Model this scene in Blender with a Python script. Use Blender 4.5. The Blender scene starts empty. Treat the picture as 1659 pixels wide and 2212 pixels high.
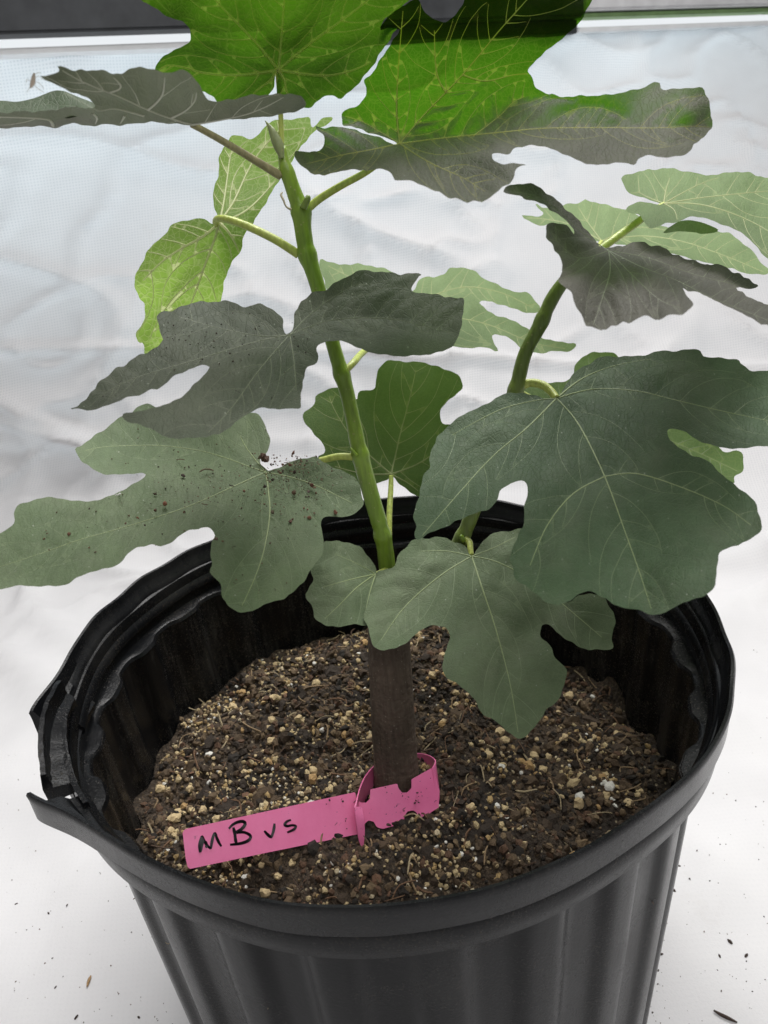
import bpy, bmesh, math, random
import numpy as np
from mathutils import Vector, Matrix, noise
from mathutils.geometry import delaunay_2d_cdt
from mathutils.bvhtree import BVHTree

scene = bpy.context.scene
C = scene.collection
rnd = random.Random(7)

# ------------------------------------------------------------------ camera
W, H, F = 1659.0, 2212.0, 1661.0           # frame units used for directions, focal length in the same units
ZR = 0.22                                   # height of the pot rim above the floor
PITCH, ROLL = math.radians(24.0945), math.radians(-5.71978)
EYE = np.array([0.0047027, -0.307232, ZR + 0.194767])
_f = np.array([0, math.cos(PITCH), -math.sin(PITCH)])
_u = np.array([0, math.sin(PITCH), math.cos(PITCH)])
_x = np.array([1.0, 0, 0])
RIGHT = math.cos(ROLL)*_x + math.sin(ROLL)*_u
UP = -math.sin(ROLL)*_x + math.cos(ROLL)*_u
cd = bpy.data.cameras.new('camera')
cam = bpy.data.objects.new('camera', cd)
C.objects.link(cam)
cam.matrix_world = Matrix(((RIGHT[0], UP[0], -_f[0], EYE[0]), (RIGHT[1], UP[1], -_f[1], EYE[1]),
                           (RIGHT[2], UP[2], -_f[2], EYE[2]), (0, 0, 0, 1)))
cd.sensor_fit = 'VERTICAL'; cd.sensor_height = 36.0; cd.sensor_width = 27.0
cd.lens = F/H*36.0
cd.clip_start = 0.01; cd.clip_end = 50
cd.dof.use_dof = True; cd.dof.focus_distance = 0.31; cd.dof.aperture_fstop = 26.0
scene.camera = cam

# ------------------------------------------------------------------ light
world = bpy.data.worlds.new('World'); scene.world = world
world.use_nodes = True
bg = world.node_tree.nodes['Background']
bg.inputs[0].default_value = (1.0, 0.985, 0.98, 1); bg.inputs[1].default_value = 0.33

def area(name, loc, target, sx, sy, power, col, spread=180):
    l = bpy.data.lights.new(name, 'AREA'); l.shape = 'RECTANGLE'; l.size = sx; l.size_y = sy
    l.energy = power; l.color = col; l.spread = math.radians(spread)
    o = bpy.data.objects.new(name, l); C.objects.link(o); o.location = loc
    o.rotation_euler = (Vector(target)-Vector(loc)).to_track_quat('-Z', 'Y').to_euler()
    return o
area('window_light', (0.105, 1.20, 0.555), (0.175, 1.02, 0.545), 1.8, 0.26, 5.2, (0.72, 0.91, 1.0))
area('ceiling_light', (0.25, 0.62, 1.62), (0.0, -0.06, 0.2), 1.3, 0.7, 16.5, (1.0, 0.985, 0.97), 110)
area('front_fill_light', (0.30, -0.70, 1.35), (0.0, 0.0, 0.15), 1.0, 1.0, 9.0, (1.0, 0.98, 0.96))  # added soft fill from the front, not a known lamp of the room

scene.view_settings.view_transform = 'Standard'
scene.view_settings.look = 'None'
scene.view_settings.exposure = 0.0
scene.view_settings.gamma = 1.0
scene.view_settings.use_curve_mapping = False

# ------------------------------------------------------------------ helpers
def ray(x, y):
    return ((x-W/2)/F)*RIGHT - ((y-H/2)/F)*UP + _f
def P3(x, y, d):
    return EYE + d*ray(x, y)
def P3a(x, y, d):
    x = np.asarray(x, float); y = np.asarray(y, float); d = np.asarray(d, float)
    r = ((x-W/2)/F)[:, None]*RIGHT - ((y-H/2)/F)[:, None]*UP + _f
    return EYE + d[:, None]*r
def on_z(x, y, z):
    r = ray(x, y); return EYE + (z-EYE[2])/r[2]*r
CR = {1: (0, 0, .5), 2: (663.6, 0, .6), 3: (0, 564, .5), 4: (630.4, 663.6, .62), 5: (0, 1128.1, .5),
      6: (829.5, 1260.8, .5), 7: (365, 1592.6, .38), 8: (33.2, 1426.7, .225), 9: (630.4, 0, .4),
      10: (1061.8, 331.8, .36), 0: (0, 0, 1)}
def c(k, *pts):
    ox, oy, s = CR[k]
    return [(ox+p[0]*s, oy+p[1]*s) for p in pts]

def mesh_obj(name, verts, faces, mat=None, parent=None, smooth=True, origin=None):
    me = bpy.data.meshes.new(name)
    v = np.asarray(verts, float).reshape(-1, 3)
    o0 = np.zeros(3) if origin is None else np.asarray(origin, float)
    me.from_pydata((v-o0).tolist(), [], [list(f) for f in faces])
    if smooth: me.polygons.foreach_set('use_smooth', [True]*len(me.polygons))
    if mat: me.materials.append(mat)
    ob = bpy.data.objects.new(name, me); C.objects.link(ob)
    ob.location = o0
    if parent:
        ob.parent = parent
        ob.location = o0 - world_of(parent)
    me.update()
    return ob
def world_of(o):
    p = np.array(o.location)
    while o.parent:
        o = o.parent; p = p + np.array(o.location)
    return p
def empty(name, loc):
    o = bpy.data.objects.new(name, None); C.objects.link(o); o.location = loc
    o.empty_display_size = 0.02
    return o
def tag(o, label=None, cat=None, group=None, kind=None):
    if label: o['label'] = label
    if cat: o['category'] = cat
    if group: o['group'] = group
    if kind: o['kind'] = kind
    return o

def catmull(pts, sub=4, closed=False):
    p = np.asarray(pts, float); n = len(p); out = []
    rng = range(n) if closed else range(n-1)
    for i in rng:
        if closed: a, b, d, e = p[i-1], p[i], p[(i+1) % n], p[(i+2) % n]
        else: a, b, d, e = p[max(i-1, 0)], p[i], p[i+1], p[min(i+2, n-1)]
        for k in range(sub):
            t = k/sub
            out.append(.5*((2*b)+(-a+d)*t+(2*a-5*b+4*d-e)*t*t+(-a+3*b-3*d+e)*t**3))
    if not closed: out.append(p[-1])
    return np.array(out)
def resample(p, step):
    p = np.asarray(p, float); s = np.r_[0, np.cumsum(np.linalg.norm(np.diff(p, axis=0), axis=1))]
    n = max(2, int(round(s[-1]/step))+1); t = np.linspace(0, s[-1], n)
    return np.stack([np.interp(t, s, p[:, k]) for k in range(p.shape[1])], 1)
def inside(px, py, poly):
    r = np.zeros(len(px), bool); n = len(poly); j = n-1
    for i in range(n):
        xi, yi = poly[i]; xj, yj = poly[j]
        if yi != yj:
            m = ((yi > py) != (yj > py)) & (px < (xj-xi)*(py-yi)/(yj-yi)+xi)
            r ^= m
        j = i
    return r
def inside1(p, poly, nxt):
    yi = poly[:, 1]; yj = nxt[:, 1]
    m = (yi > p[1]) != (yj > p[1])
    if not m.any(): return False
    a = poly[m]; b = nxt[m]
    return bool((p[0] < (b[:, 0]-a[:, 0])*(p[1]-a[:, 1])/(b[:, 1]-a[:, 1])+a[:, 0]).sum() % 2)
class TPS:
    def __init__(s, ctrl, reg=1e-3):
        c_ = np.asarray(ctrl, float); s.p = c_[:, :2]/300.0; v = c_[:, 2]; n = len(v)
        K = s.phi(np.linalg.norm(s.p[:, None]-s.p[None], axis=2)) + reg*np.eye(n)
        A = np.zeros((n+3, n+3)); A[:n, :n] = K; A[:n, n] = 1; A[:n, n+1:] = s.p
        A[n, :n] = 1; A[n+1:, :n] = s.p.T
        s.w = np.linalg.lstsq(A, np.r_[v, 0, 0, 0], rcond=None)[0]; s.n = n
    @staticmethod
    def phi(r): return r*r*np.log(np.maximum(r, 1e-9))
    def __call__(s, x, y):
        q = np.stack([np.asarray(x, float), np.asarray(y, float)], 1)/300.0
        K = s.phi(np.linalg.norm(q[:, None]-s.p[None], axis=2))
        return K@s.w[:s.n]+s.w[s.n]+q@s.w[s.n+1:]

def frame_tube(path, radii, sides=10, cap=True, flat=1.0, jitter=0.0, seed=0):
    p = np.asarray(path, float); n = len(p); rr = random.Random(seed)
    T = np.gradient(p, axis=0); T /= np.linalg.norm(T, axis=1)[:, None]+1e-12
    up = np.array([0.31, -0.77, 0.55]); N = []
    a = np.cross(T[0], up); a /= np.linalg.norm(a)
    for i in range(n):
        a = a-T[i]*np.dot(a, T[i]); a /= np.linalg.norm(a); N.append(a.copy())
    V = []; Fc = []
    for i in range(n):
        b = np.cross(T[i], N[i])
        for k in range(sides):
            an = 2*math.pi*k/sides; r = radii[i]*(1+rr.uniform(-jitter, jitter))
            V.append(p[i]+r*(math.cos(an)*N[i]+math.sin(an)*b*flat))
    for i in range(n-1):
        for k in range(sides):
            k2 = (k+1) % sides
            Fc.append((i*sides+k, i*sides+k2, (i+1)*sides+k2, (i+1)*sides+k))
    if cap:
        Fc.append(tuple(range(sides-1, -1, -1))); Fc.append(tuple((n-1)*sides+k for k in range(sides)))
    return V, Fc

# ------------------------------------------------------------------ materials
def new_mat(name):
    m = bpy.data.materials.new(name); m.use_nodes = True
    nt = m.node_tree; nt.nodes.clear()
    out = nt.nodes.new('ShaderNodeOutputMaterial')
    return m, nt, out
def N(nt, typ, **kw):
    n = nt.nodes.new(typ)
    for k, v in kw.items():
        if k.startswith('i_'):
            n.inputs[k[2:].replace('_', ' ')].default_value = v
        else: setattr(n, k, v)
    return n
def L(nt, a, b): nt.links.new(a, b)
def ramp(nt, fac, stops):
    r = nt.nodes.new('ShaderNodeValToRGB'); e = r.color_ramp.elements
    while len(e) < len(stops): e.new(0.5)
    for el, (p, col) in zip(e, stops): el.position = p; el.color = (*col, 1) if len(col) == 3 else col
    L(nt, fac, r.inputs[0]); return r.outputs[0]
def mixc(nt, fac, a, b, mode='MIX'):
    m = nt.nodes.new('ShaderNodeMix'); m.data_type = 'RGBA'; m.blend_type = mode
    for s, v in ((m.inputs[0], fac), (m.inputs[6], a), (m.inputs[7], b)):
        if isinstance(v, (int, float)): s.default_value = v
        elif isinstance(v, tuple): s.default_value = (*v, 1) if len(v) == 3 else v
        else: L(nt, v, s)
    return m.outputs[2]
def math_n(nt, op, a, b=None, clamp=False):
    m = nt.nodes.new('ShaderNodeMath'); m.operation = op; m.use_clamp = clamp
    for s, v in ((m.inputs[0], a), (m.inputs[1], b)):
        if v is None: continue
        if isinstance(v, (int, float)): s.default_value = v
        else: L(nt, v, s)
    return m.outputs[0]
def bump(nt, h, strength, dist):
    b = nt.nodes.new('ShaderNodeBump'); b.inputs['Strength'].default_value = strength
    b.inputs['Distance'].default_value = dist; L(nt, h, b.inputs['Height']); return b.outputs[0]
def noise_n(nt, vec, scale, detail=4, rough=0.55, dim='3D'):
    n = nt.nodes.new('ShaderNodeTexNoise'); n.inputs['Scale'].default_value = scale
    n.inputs['Detail'].default_value = detail; n.inputs['Roughness'].default_value = rough
    if vec is not None: L(nt, vec, n.inputs['Vector'])
    return n
def vor(nt, vec, scale, feature='DISTANCE_TO_EDGE'):
    v = nt.nodes.new('ShaderNodeTexVoronoi'); v.feature = feature; v.inputs['Scale'].default_value = scale
    L(nt, vec, v.inputs['Vector']); return v

def leaf_mat(name, top, under, vein, trans, tfac, sheen=0.35, net=0.5, fwd=0.0, specks=0.5, rough=0.62, cell=560, vt=.35, vtcol=None):
    m, nt, out = new_mat(name)
    tc = N(nt, 'ShaderNodeTexCoord'); uv = tc.outputs['UV']
    nz = noise_n(nt, uv, 55, 4)
    warp = nt.nodes.new('ShaderNodeVectorMath'); warp.operation = 'MULTIPLY_ADD'
    L(nt, nz.outputs['Color'], warp.inputs[0]); warp.inputs[1].default_value = (.0016, .0016, 0); L(nt, uv, warp.inputs[2])
    v1 = vor(nt, warp.outputs[0], cell); v2 = vor(nt, warp.outputs[0], cell*0.37)
    e1 = ramp(nt, v1.outputs['Distance'], [(0.0, (1, 1, 1)), (0.05, (.25, .25, .25)), (0.11, (0, 0, 0))])
    e2 = ramp(nt, v2.outputs['Distance'], [(0.0, (1, 1, 1)), (0.014, (.5, .5, .5)), (0.035, (0, 0, 0))])
    edge = math_n(nt, 'MAXIMUM', math_n(nt, 'MULTIPLY', e1, .6), math_n(nt, 'MULTIPLY', e2, .7))
    va = N(nt, 'ShaderNodeAttribute', attribute_name='veindist')
    near = ramp(nt, va.outputs['Fac'], [(0.0, (1, 1, 1)), (0.05, (.45, .45, .45)), (0.10, (.08, .08, .08)), (0.5, (0, 0, 0))])
    big = noise_n(nt, uv, 16, 3); mid = noise_n(nt, uv, 140, 5)
    var = ramp(nt, big.outputs['Fac'], [(0.3, (.72, .74, .70)), (0.7, (1.22, 1.2, 1.18))])
    var2 = ramp(nt, mid.outputs['Fac'], [(0.3, (.86, .86, .86)), (0.7, (1.12, 1.12, 1.12))])
    geo = N(nt, 'ShaderNodeNewGeometry')
    bf = geo.outputs['Backfacing']
    base = mixc(nt, bf, top, under)
    base = mixc(nt, 1.0, base, var, 'MULTIPLY'); base = mixc(nt, 1.0, base, var2, 'MULTIPLY')
    netf = math_n(nt, 'MULTIPLY', edge, net)
    netf = math_n(nt, 'MAXIMUM', netf, math_n(nt, 'MULTIPLY', near, .5 if net > .3 else .17))
    base = mixc(nt, netf, base, vein)
    if specks > 0:
        sp = vor(nt, uv, 420, 'F1'); sp.inputs['Randomness'].default_value = 1
        dot = ramp(nt, sp.outputs['Distance'], [(0.0, (1, 1, 1)), (0.07, (1, 1, 1)), (0.12, (0, 0, 0))])
        rn = N(nt, 'ShaderNodeSeparateColor'); L(nt, sp.outputs['Color'], rn.inputs[0])
        sel = math_n(nt, 'GREATER_THAN', rn.outputs[0], .72)
        base = mixc(nt, math_n(nt, 'MULTIPLY', math_n(nt, 'MULTIPLY', dot, sel), specks), base, (.42, .45, .38))
        du = noise_n(nt, uv, 30, 6, .7)
        dm = ramp(nt, du.outputs['Fac'], [(0.45, (0, 0, 0)), (0.75, (.4, .4, .4))])
        base = mixc(nt, math_n(nt, 'MULTIPLY', dm, specks), base, (.22, .21, .17))
    hgt = math_n(nt, 'ADD', math_n(nt, 'MULTIPLY', edge, -.5), math_n(nt, 'MULTIPLY', mid.outputs['Fac'], .6))
    fine = noise_n(nt, uv, 620, 3, .6)
    hgt = math_n(nt, 'ADD', hgt, math_n(nt, 'MULTIPLY', fine.outputs['Fac'], .35))
    bp = bump(nt, hgt, .6, .0006)
    pr = N(nt, 'ShaderNodeBsdfPrincipled')
    L(nt, base, pr.inputs['Base Color']); L(nt, bp, pr.inputs['Normal'])
    pr.inputs['Roughness'].default_value = rough
    pr.inputs['Specular IOR Level'].default_value = .16
    pr.inputs['Sheen Weight'].default_value = sheen; pr.inputs['Sheen Roughness'].default_value = .35
    pr.inputs['Sheen Tint'].default_value = (.86, .85, .80, 1)
    tr = N(nt, 'ShaderNodeBsdfTranslucent')
    tcol = mixc(nt, 1.0, trans, var, 'MULTIPLY')
    tcol = mixc(nt, math_n(nt, 'MAXIMUM', math_n(nt, 'MULTIPLY', near, vt), math_n(nt, 'MULTIPLY', edge, vt*.55)), tcol, vtcol or (min(1, trans[0]*2.0+.08), min(1, trans[1]*1.4+.08), trans[2]*1.6+.04))
    L(nt, tcol, tr.inputs['Color']); L(nt, bp, tr.inputs['Normal'])
    ms = N(nt, 'ShaderNodeMixShader'); ms.inputs[0].default_value = tfac
    L(nt, pr.outputs[0], ms.inputs[1]); L(nt, tr.outputs[0], ms.inputs[2])
    last = ms.outputs[0]
    if fwd > 0:
        # thin blade: part of the light goes straight on through, less at grazing angles (longer path)
        rf = N(nt, 'ShaderNodeBsdfTransparent')
        L(nt, tcol, rf.inputs['Color'])
        lw = N(nt, 'ShaderNodeLayerWeight'); lw.inputs[0].default_value = .5
        k = ramp(nt, lw.outputs['Facing'], [(0.0, (fwd,)*3), (0.38, (fwd*.95,)*3), (0.66, (0, 0, 0))])
        m2 = N(nt, 'ShaderNodeMixShader'); L(nt, k, m2.inputs[0]); L(nt, last, m2.inputs[1]); L(nt, rf.outputs[0], m2.inputs[2])
        last = m2.outputs[0]
    L(nt, last, out.inputs[0])
    return m

def vein_mat(name, col, tcol, tf=.35, clear=0.0):
    m, nt, out = new_mat(name)
    pr = N(nt, 'ShaderNodeBsdfPrincipled'); pr.inputs['Base Color'].default_value = (*col, 1); pr.inputs['Roughness'].default_value = .5
    tr = N(nt, 'ShaderNodeBsdfTranslucent'); tr.inputs['Color'].default_value = (*tcol, 1)
    ms = N(nt, 'ShaderNodeMixShader'); ms.inputs[0].default_value = tf
    L(nt, pr.outputs[0], ms.inputs[1]); L(nt, tr.outputs[0], ms.inputs[2])
    last = ms.outputs[0]
    if clear:
        tp = N(nt, 'ShaderNodeBsdfTransparent'); m2 = N(nt, 'ShaderNodeMixShader'); m2.inputs[0].default_value = clear
        L(nt, last, m2.inputs[1]); L(nt, tp.outputs[0], m2.inputs[2]); last = m2.outputs[0]
    L(nt, last, out.inputs[0])
    return m

def stem_mat(name, a, b, rough=.42, scale=120, spot=(.35, .3, .15), bumpd=.0004):
    m, nt, out = new_mat(name)
    tc = N(nt, 'ShaderNodeTexCoord'); o = tc.outputs['Object']
    n1 = noise_n(nt, o, 28, 4); n2 = noise_n(nt, o, scale*4, 5)
    col = ramp(nt, n1.outputs['Fac'], [(.35, a), (.65, b)])
    mp = N(nt, 'ShaderNodeMapping'); mp.inputs['Scale'].default_value = (1, 1, .12); L(nt, o, mp.inputs[0])
    n3 = noise_n(nt, mp.outputs[0], scale*6, 4)
    col = mixc(nt, 1.0, col, ramp(nt, n3.outputs['Fac'], [(.3, (.75, .75, .75)), (.7, (1.2, 1.2, 1.2))]), 'MULTIPLY')
    v = vor(nt, o, 420, 'F1')
    d = ramp(nt, v.outputs['Distance'], [(0, (1, 1, 1)), (.1, (1, 1, 1)), (.17, (0, 0, 0))])
    col = mixc(nt, math_n(nt, 'MULTIPLY', d, .5), col, spot)
    pr = N(nt, 'ShaderNodeBsdfPrincipled'); L(nt, col, pr.inputs['Base Color']); pr.inputs['Roughness'].default_value = rough
    L(nt, bump(nt, math_n(nt, 'ADD', n2.outputs['Fac'], n3.outputs['Fac']), .5, bumpd), pr.inputs['Normal'])
    L(nt, pr.outputs[0], out.inputs[0]); return m

def simple_mat(name, col, rough=.5, nscale=60, var=.15, bumpd=0.0, spec=.5):
    m, nt, out = new_mat(name)
    tc = N(nt, 'ShaderNodeTexCoord'); n = noise_n(nt, tc.outputs['Object'], nscale, 5)
    cc = mixc(nt, 1.0, col, ramp(nt, n.outputs['Fac'], [(.3, (1-var,)*3), (.7, (1+var,)*3)]), 'MULTIPLY')
    pr = N(nt, 'ShaderNodeBsdfPrincipled'); L(nt, cc, pr.inputs['Base Color']); pr.inputs['Roughness'].default_value = rough
    pr.inputs['Specular IOR Level'].default_value = spec
    if bumpd: L(nt, bump(nt, n.outputs['Fac'], .6, bumpd), pr.inputs['Normal'])
    L(nt, pr.outputs[0], out.inputs[0]); return m

def fabric_mat():
    m, nt, out = new_mat('white_fabric')
    tc = N(nt, 'ShaderNodeTexCoord'); uv = tc.outputs['UV']
    mp = N(nt, 'ShaderNodeMapping'); mp.inputs['Scale'].default_value = (205, 205, 205); mp.inputs['Rotation'].default_value = (0, 0, .6)
    L(nt, uv, mp.inputs[0])
    sx = N(nt, 'ShaderNodeSeparateXYZ'); L(nt, mp.outputs[0], sx.inputs[0])
    a = math_n(nt, 'SINE', math_n(nt, 'MULTIPLY', sx.outputs[0], 6.2832)); b = math_n(nt, 'SINE', math_n(nt, 'MULTIPLY', sx.outputs[1], 6.2832))
    dots = math_n(nt, 'MULTIPLY', a, b)
    dotm = ramp(nt, dots, [(0.25, (0, 0, 0)), (0.7, (1, 1, 1))])
    n1 = noise_n(nt, uv, 9, 5); n2 = noise_n(nt, uv, 900, 3)
    col = ramp(nt, n1.outputs['Fac'], [(.3, (.76, .755, .765)), (.7, (.83, .825, .83))])
    uvs = N(nt, 'ShaderNodeSeparateXYZ'); L(nt, uv, uvs.inputs[0])
    wallf = ramp(nt, math_n(nt, 'MULTIPLY', uvs.outputs[1], .4), [(.70, (.10, .10, .10)), (.78, (1, 1, 1))])
    dotm = math_n(nt, 'MULTIPLY', dotm, wallf)
    col = mixc(nt, math_n(nt, 'MULTIPLY', dotm, .36), col, (.42, .45, .49))
    st = noise_n(nt, uv, 14, 7, .7)
    col = mixc(nt, ramp(nt, st.outputs['Fac'], [(.62, (0, 0, 0)), (.8, (.22, .22, .22))]), col, (.55, .5, .45))
    h = math_n(nt, 'ADD', math_n(nt, 'MULTIPLY', math_n(nt, 'MULTIPLY', dots, wallf), .35), n2.outputs['Fac'])
    bp = bump(nt, h, .5, .0006)
    df = N(nt, 'ShaderNodeBsdfPrincipled'); L(nt, col, df.inputs['Base Color']); df.inputs['Roughness'].default_value = .85
    df.inputs['Specular IOR Level'].default_value = .15
    L(nt, bp, df.inputs['Normal'])
    tr = N(nt, 'ShaderNodeBsdfTranslucent'); L(nt, col, tr.inputs['Color'])
    ms = N(nt, 'ShaderNodeMixShader'); ms.inputs[0].default_value = .38
    L(nt, df.outputs[0], ms.inputs[1]); L(nt, tr.outputs[0], ms.inputs[2]); L(nt, ms.outputs[0], out.inputs[0])
    return m

def pot_mat():
    m, nt, out = new_mat('black_plastic')
    tc = N(nt, 'ShaderNodeTexCoord'); o = tc.outputs['Object']
    n1 = noise_n(nt, o, 18, 6, .65); n2 = noise_n(nt, o, 950, 4, .75)
    mp = N(nt, 'ShaderNodeMapping'); mp.inputs['Scale'].default_value = (1, 1, .08); L(nt, o, mp.inputs[0])
    n3 = noise_n(nt, mp.outputs[0], 420, 4)
    at = N(nt, 'ShaderNodeAttribute', attribute_name='dirt')
    col = ramp(nt, n1.outputs['Fac'], [(.3, (.004, .0044, .0052)), (.7, (.008, .0084, .0096))])
    scuff = math_n(nt, 'MULTIPLY', ramp(nt, n3.outputs['Fac'], [(.55, (0, 0, 0)), (.75, (1, 1, 1))]), .35)
    col = mixc(nt, scuff, col, (.018, .018, .019))
    dd = math_n(nt, 'MULTIPLY', ramp(nt, n2.outputs['Fac'], [(.56, (0, 0, 0)), (.66, (1, 1, 1))]), at.outputs['Fac'])
    dd = math_n(nt, 'MULTIPLY', dd, ramp(nt, n1.outputs['Fac'], [(.42, (.05, .05, .05)), (.62, (1, 1, 1))]))
    dust = math_n(nt, 'MULTIPLY', ramp(nt, n1.outputs['Fac'], [(.52, (0, 0, 0)), (.76, (.14, .14, .14))]), 1.0)
    col = mixc(nt, dust, col, (.07, .068, .062))
    col = mixc(nt, math_n(nt, 'MULTIPLY', dd, .8), col, (.14, .11, .075))
    stk = math_n(nt, 'MULTIPLY', ramp(nt, n3.outputs['Fac'], [(.46, (0, 0, 0)), (.70, (1, 1, 1))]), ramp(nt, at.outputs['Fac'], [(.6, (0, 0, 0)), (.95, (.6, .6, .6))]))
    stk = math_n(nt, 'MULTIPLY', stk, ramp(nt, n1.outputs['Fac'], [(.40, (.1, .1, .1)), (.62, (1, 1, 1))]))
    col = mixc(nt, stk, col, (.060, .057, .052))
    rg = math_n(nt, 'ADD', ramp(nt, n1.outputs['Fac'], [(.3, (.17, .17, .17)), (.7, (.32, .32, .32))]), math_n(nt, 'MULTIPLY', dd, .4), True)
    pr = N(nt, 'ShaderNodeBsdfPrincipled'); L(nt, col, pr.inputs['Base Color']); L(nt, rg, pr.inputs['Roughness']); pr.inputs['Specular IOR Level'].default_value = .20
    h = math_n(nt, 'ADD', math_n(nt, 'MULTIPLY', n2.outputs['Fac'], .5), math_n(nt, 'ADD', math_n(nt, 'MULTIPLY', n3.outputs['Fac'], .5), dd))
    L(nt, bump(nt, h, .35, .0005), pr.inputs['Normal'])
    L(nt, pr.outputs[0], out.inputs[0]); return m

def soil_mat():
    m, nt, out = new_mat('potting_mix')
    tc = N(nt, 'ShaderNodeTexCoord'); o = tc.outputs['Object']
    n1 = noise_n(nt, o, 40, 6, .7); n2 = noise_n(nt, o, 900, 4, .7); v = vor(nt, o, 520, 'F1')
    col = ramp(nt, n2.outputs['Fac'], [(.3, (.014, .009, .006)), (.5, (.06, .04, .025)), (.72, (.18, .125, .075))])
    col = mixc(nt, ramp(nt, n1.outputs['Fac'], [(.4, (0, 0, 0)), (.7, (.5, .5, .5))]), col, (.085, .06, .04))
    damp = noise_n(nt, o, 22, 3)
    col = mixc(nt, ramp(nt, damp.outputs['Fac'], [(.45, (0, 0, 0)), (.6, (.75, .75, .75))]), col, (.012, .008, .006))
    s = N(nt, 'ShaderNodeSeparateColor'); L(nt, v.outputs['Color'], s.inputs[0])
    g = math_n(nt, 'GREATER_THAN', s.outputs[0], .88)
    dm = ramp(nt, v.outputs['Distance'], [(.25, (1, 1, 1)), (.4, (0, 0, 0))])
    col = mixc(nt, math_n(nt, 'MULTIPLY', math_n(nt, 'MULTIPLY', g, dm), .8), col, (.40, .33, .22))
    pr = N(nt, 'ShaderNodeBsdfPrincipled'); L(nt, col, pr.inputs['Base Color']); pr.inputs['Roughness'].default_value = .8
    L(nt, bump(nt, math_n(nt, 'ADD', n2.outputs['Fac'], v.outputs['Distance']), 1, .002), pr.inputs['Normal'])
    L(nt, pr.outputs[0], out.inputs[0]); return m

def vcol_mat(name, rough=.85):
    m, nt, out = new_mat(name)
    at = N(nt, 'ShaderNodeAttribute', attribute_name='Col'); tc = N(nt, 'ShaderNodeTexCoord')
    n = noise_n(nt, tc.outputs['Object'], 1500, 4, .7)
    col = mixc(nt, 1.0, at.outputs['Color'], ramp(nt, n.outputs['Fac'], [(.3, (.6, .6, .6)), (.7, (1.3, 1.3, 1.3))]), 'MULTIPLY')
    pr = N(nt, 'ShaderNodeBsdfPrincipled'); L(nt, col, pr.inputs['Base Color']); pr.inputs['Roughness'].default_value = rough
    L(nt, bump(nt, n.outputs['Fac'], .8, .0006), pr.inputs['Normal'])
    L(nt, pr.outputs[0], out.inputs[0]); return m

def tag_mat():
    m, nt, out = new_mat('pink_plastic')
    tc = N(nt, 'ShaderNodeTexCoord'); o = tc.outputs['Object']
    n = noise_n(nt, o, 60, 5, .7); n2 = noise_n(nt, o, 420, 4, .75)
    col = ramp(nt, n.outputs['Fac'], [(.3, (.86, .18, .40)), (.7, (.92, .23, .47))])
    sm = math_n(nt, 'MULTIPLY', ramp(nt, n2.outputs['Fac'], [(.60, (0, 0, 0)), (.70, (1, 1, 1))]), ramp(nt, n.outputs['Fac'], [(.5, (0, 0, 0)), (.62, (.8, .8, .8))]))
    col = mixc(nt, sm, col, (.12, .05, .06))
    pr = N(nt, 'ShaderNodeBsdfPrincipled'); L(nt, col, pr.inputs['Base Color']); pr.inputs['Roughness'].default_value = .38
    L(nt, bump(nt, n2.outputs['Fac'], .2, .0003), pr.inputs['Normal'])
    tr = N(nt, 'ShaderNodeBsdfTranslucent'); L(nt, col, tr.inputs['Color'])
    ms = N(nt, 'ShaderNodeMixShader'); ms.inputs[0].default_value = .06
    L(nt, pr.outputs[0], ms.inputs[1]); L(nt, tr.outputs[0], ms.inputs[2]); L(nt, ms.outputs[0], out.inputs[0])
    return m

M_FAB = fabric_mat(); M_POT = pot_mat(); M_SOIL = soil_mat(); M_CRUMB = vcol_mat('soil_crumb'); M_TAG = tag_mat()
M_INK = simple_mat('black_ink', (.006, .006, .008), .35)
M_STEM = stem_mat('green_stem', (.15, .25, .020), (.21, .32, .035), .34)
M_STEMD = stem_mat('dark_green_stem', (.12, .18, .03), (.17, .23, .045), .36)
M_BARK = stem_mat('brown_bark', (.110, .083, .062), (.21, .160, .122), .8, 90, (.40, .34, .27), .0030)
M_PET = stem_mat('yellow_green_petiole', (.36, .43, .08), (.46, .52, .13), .42)
M_PETB = stem_mat('brownish_petiole', (.20, .17, .09), (.30, .28, .14), .5)
M_BUD = stem_mat('green_bud', (.16, .20, .07), (.24, .27, .12), .5)

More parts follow.
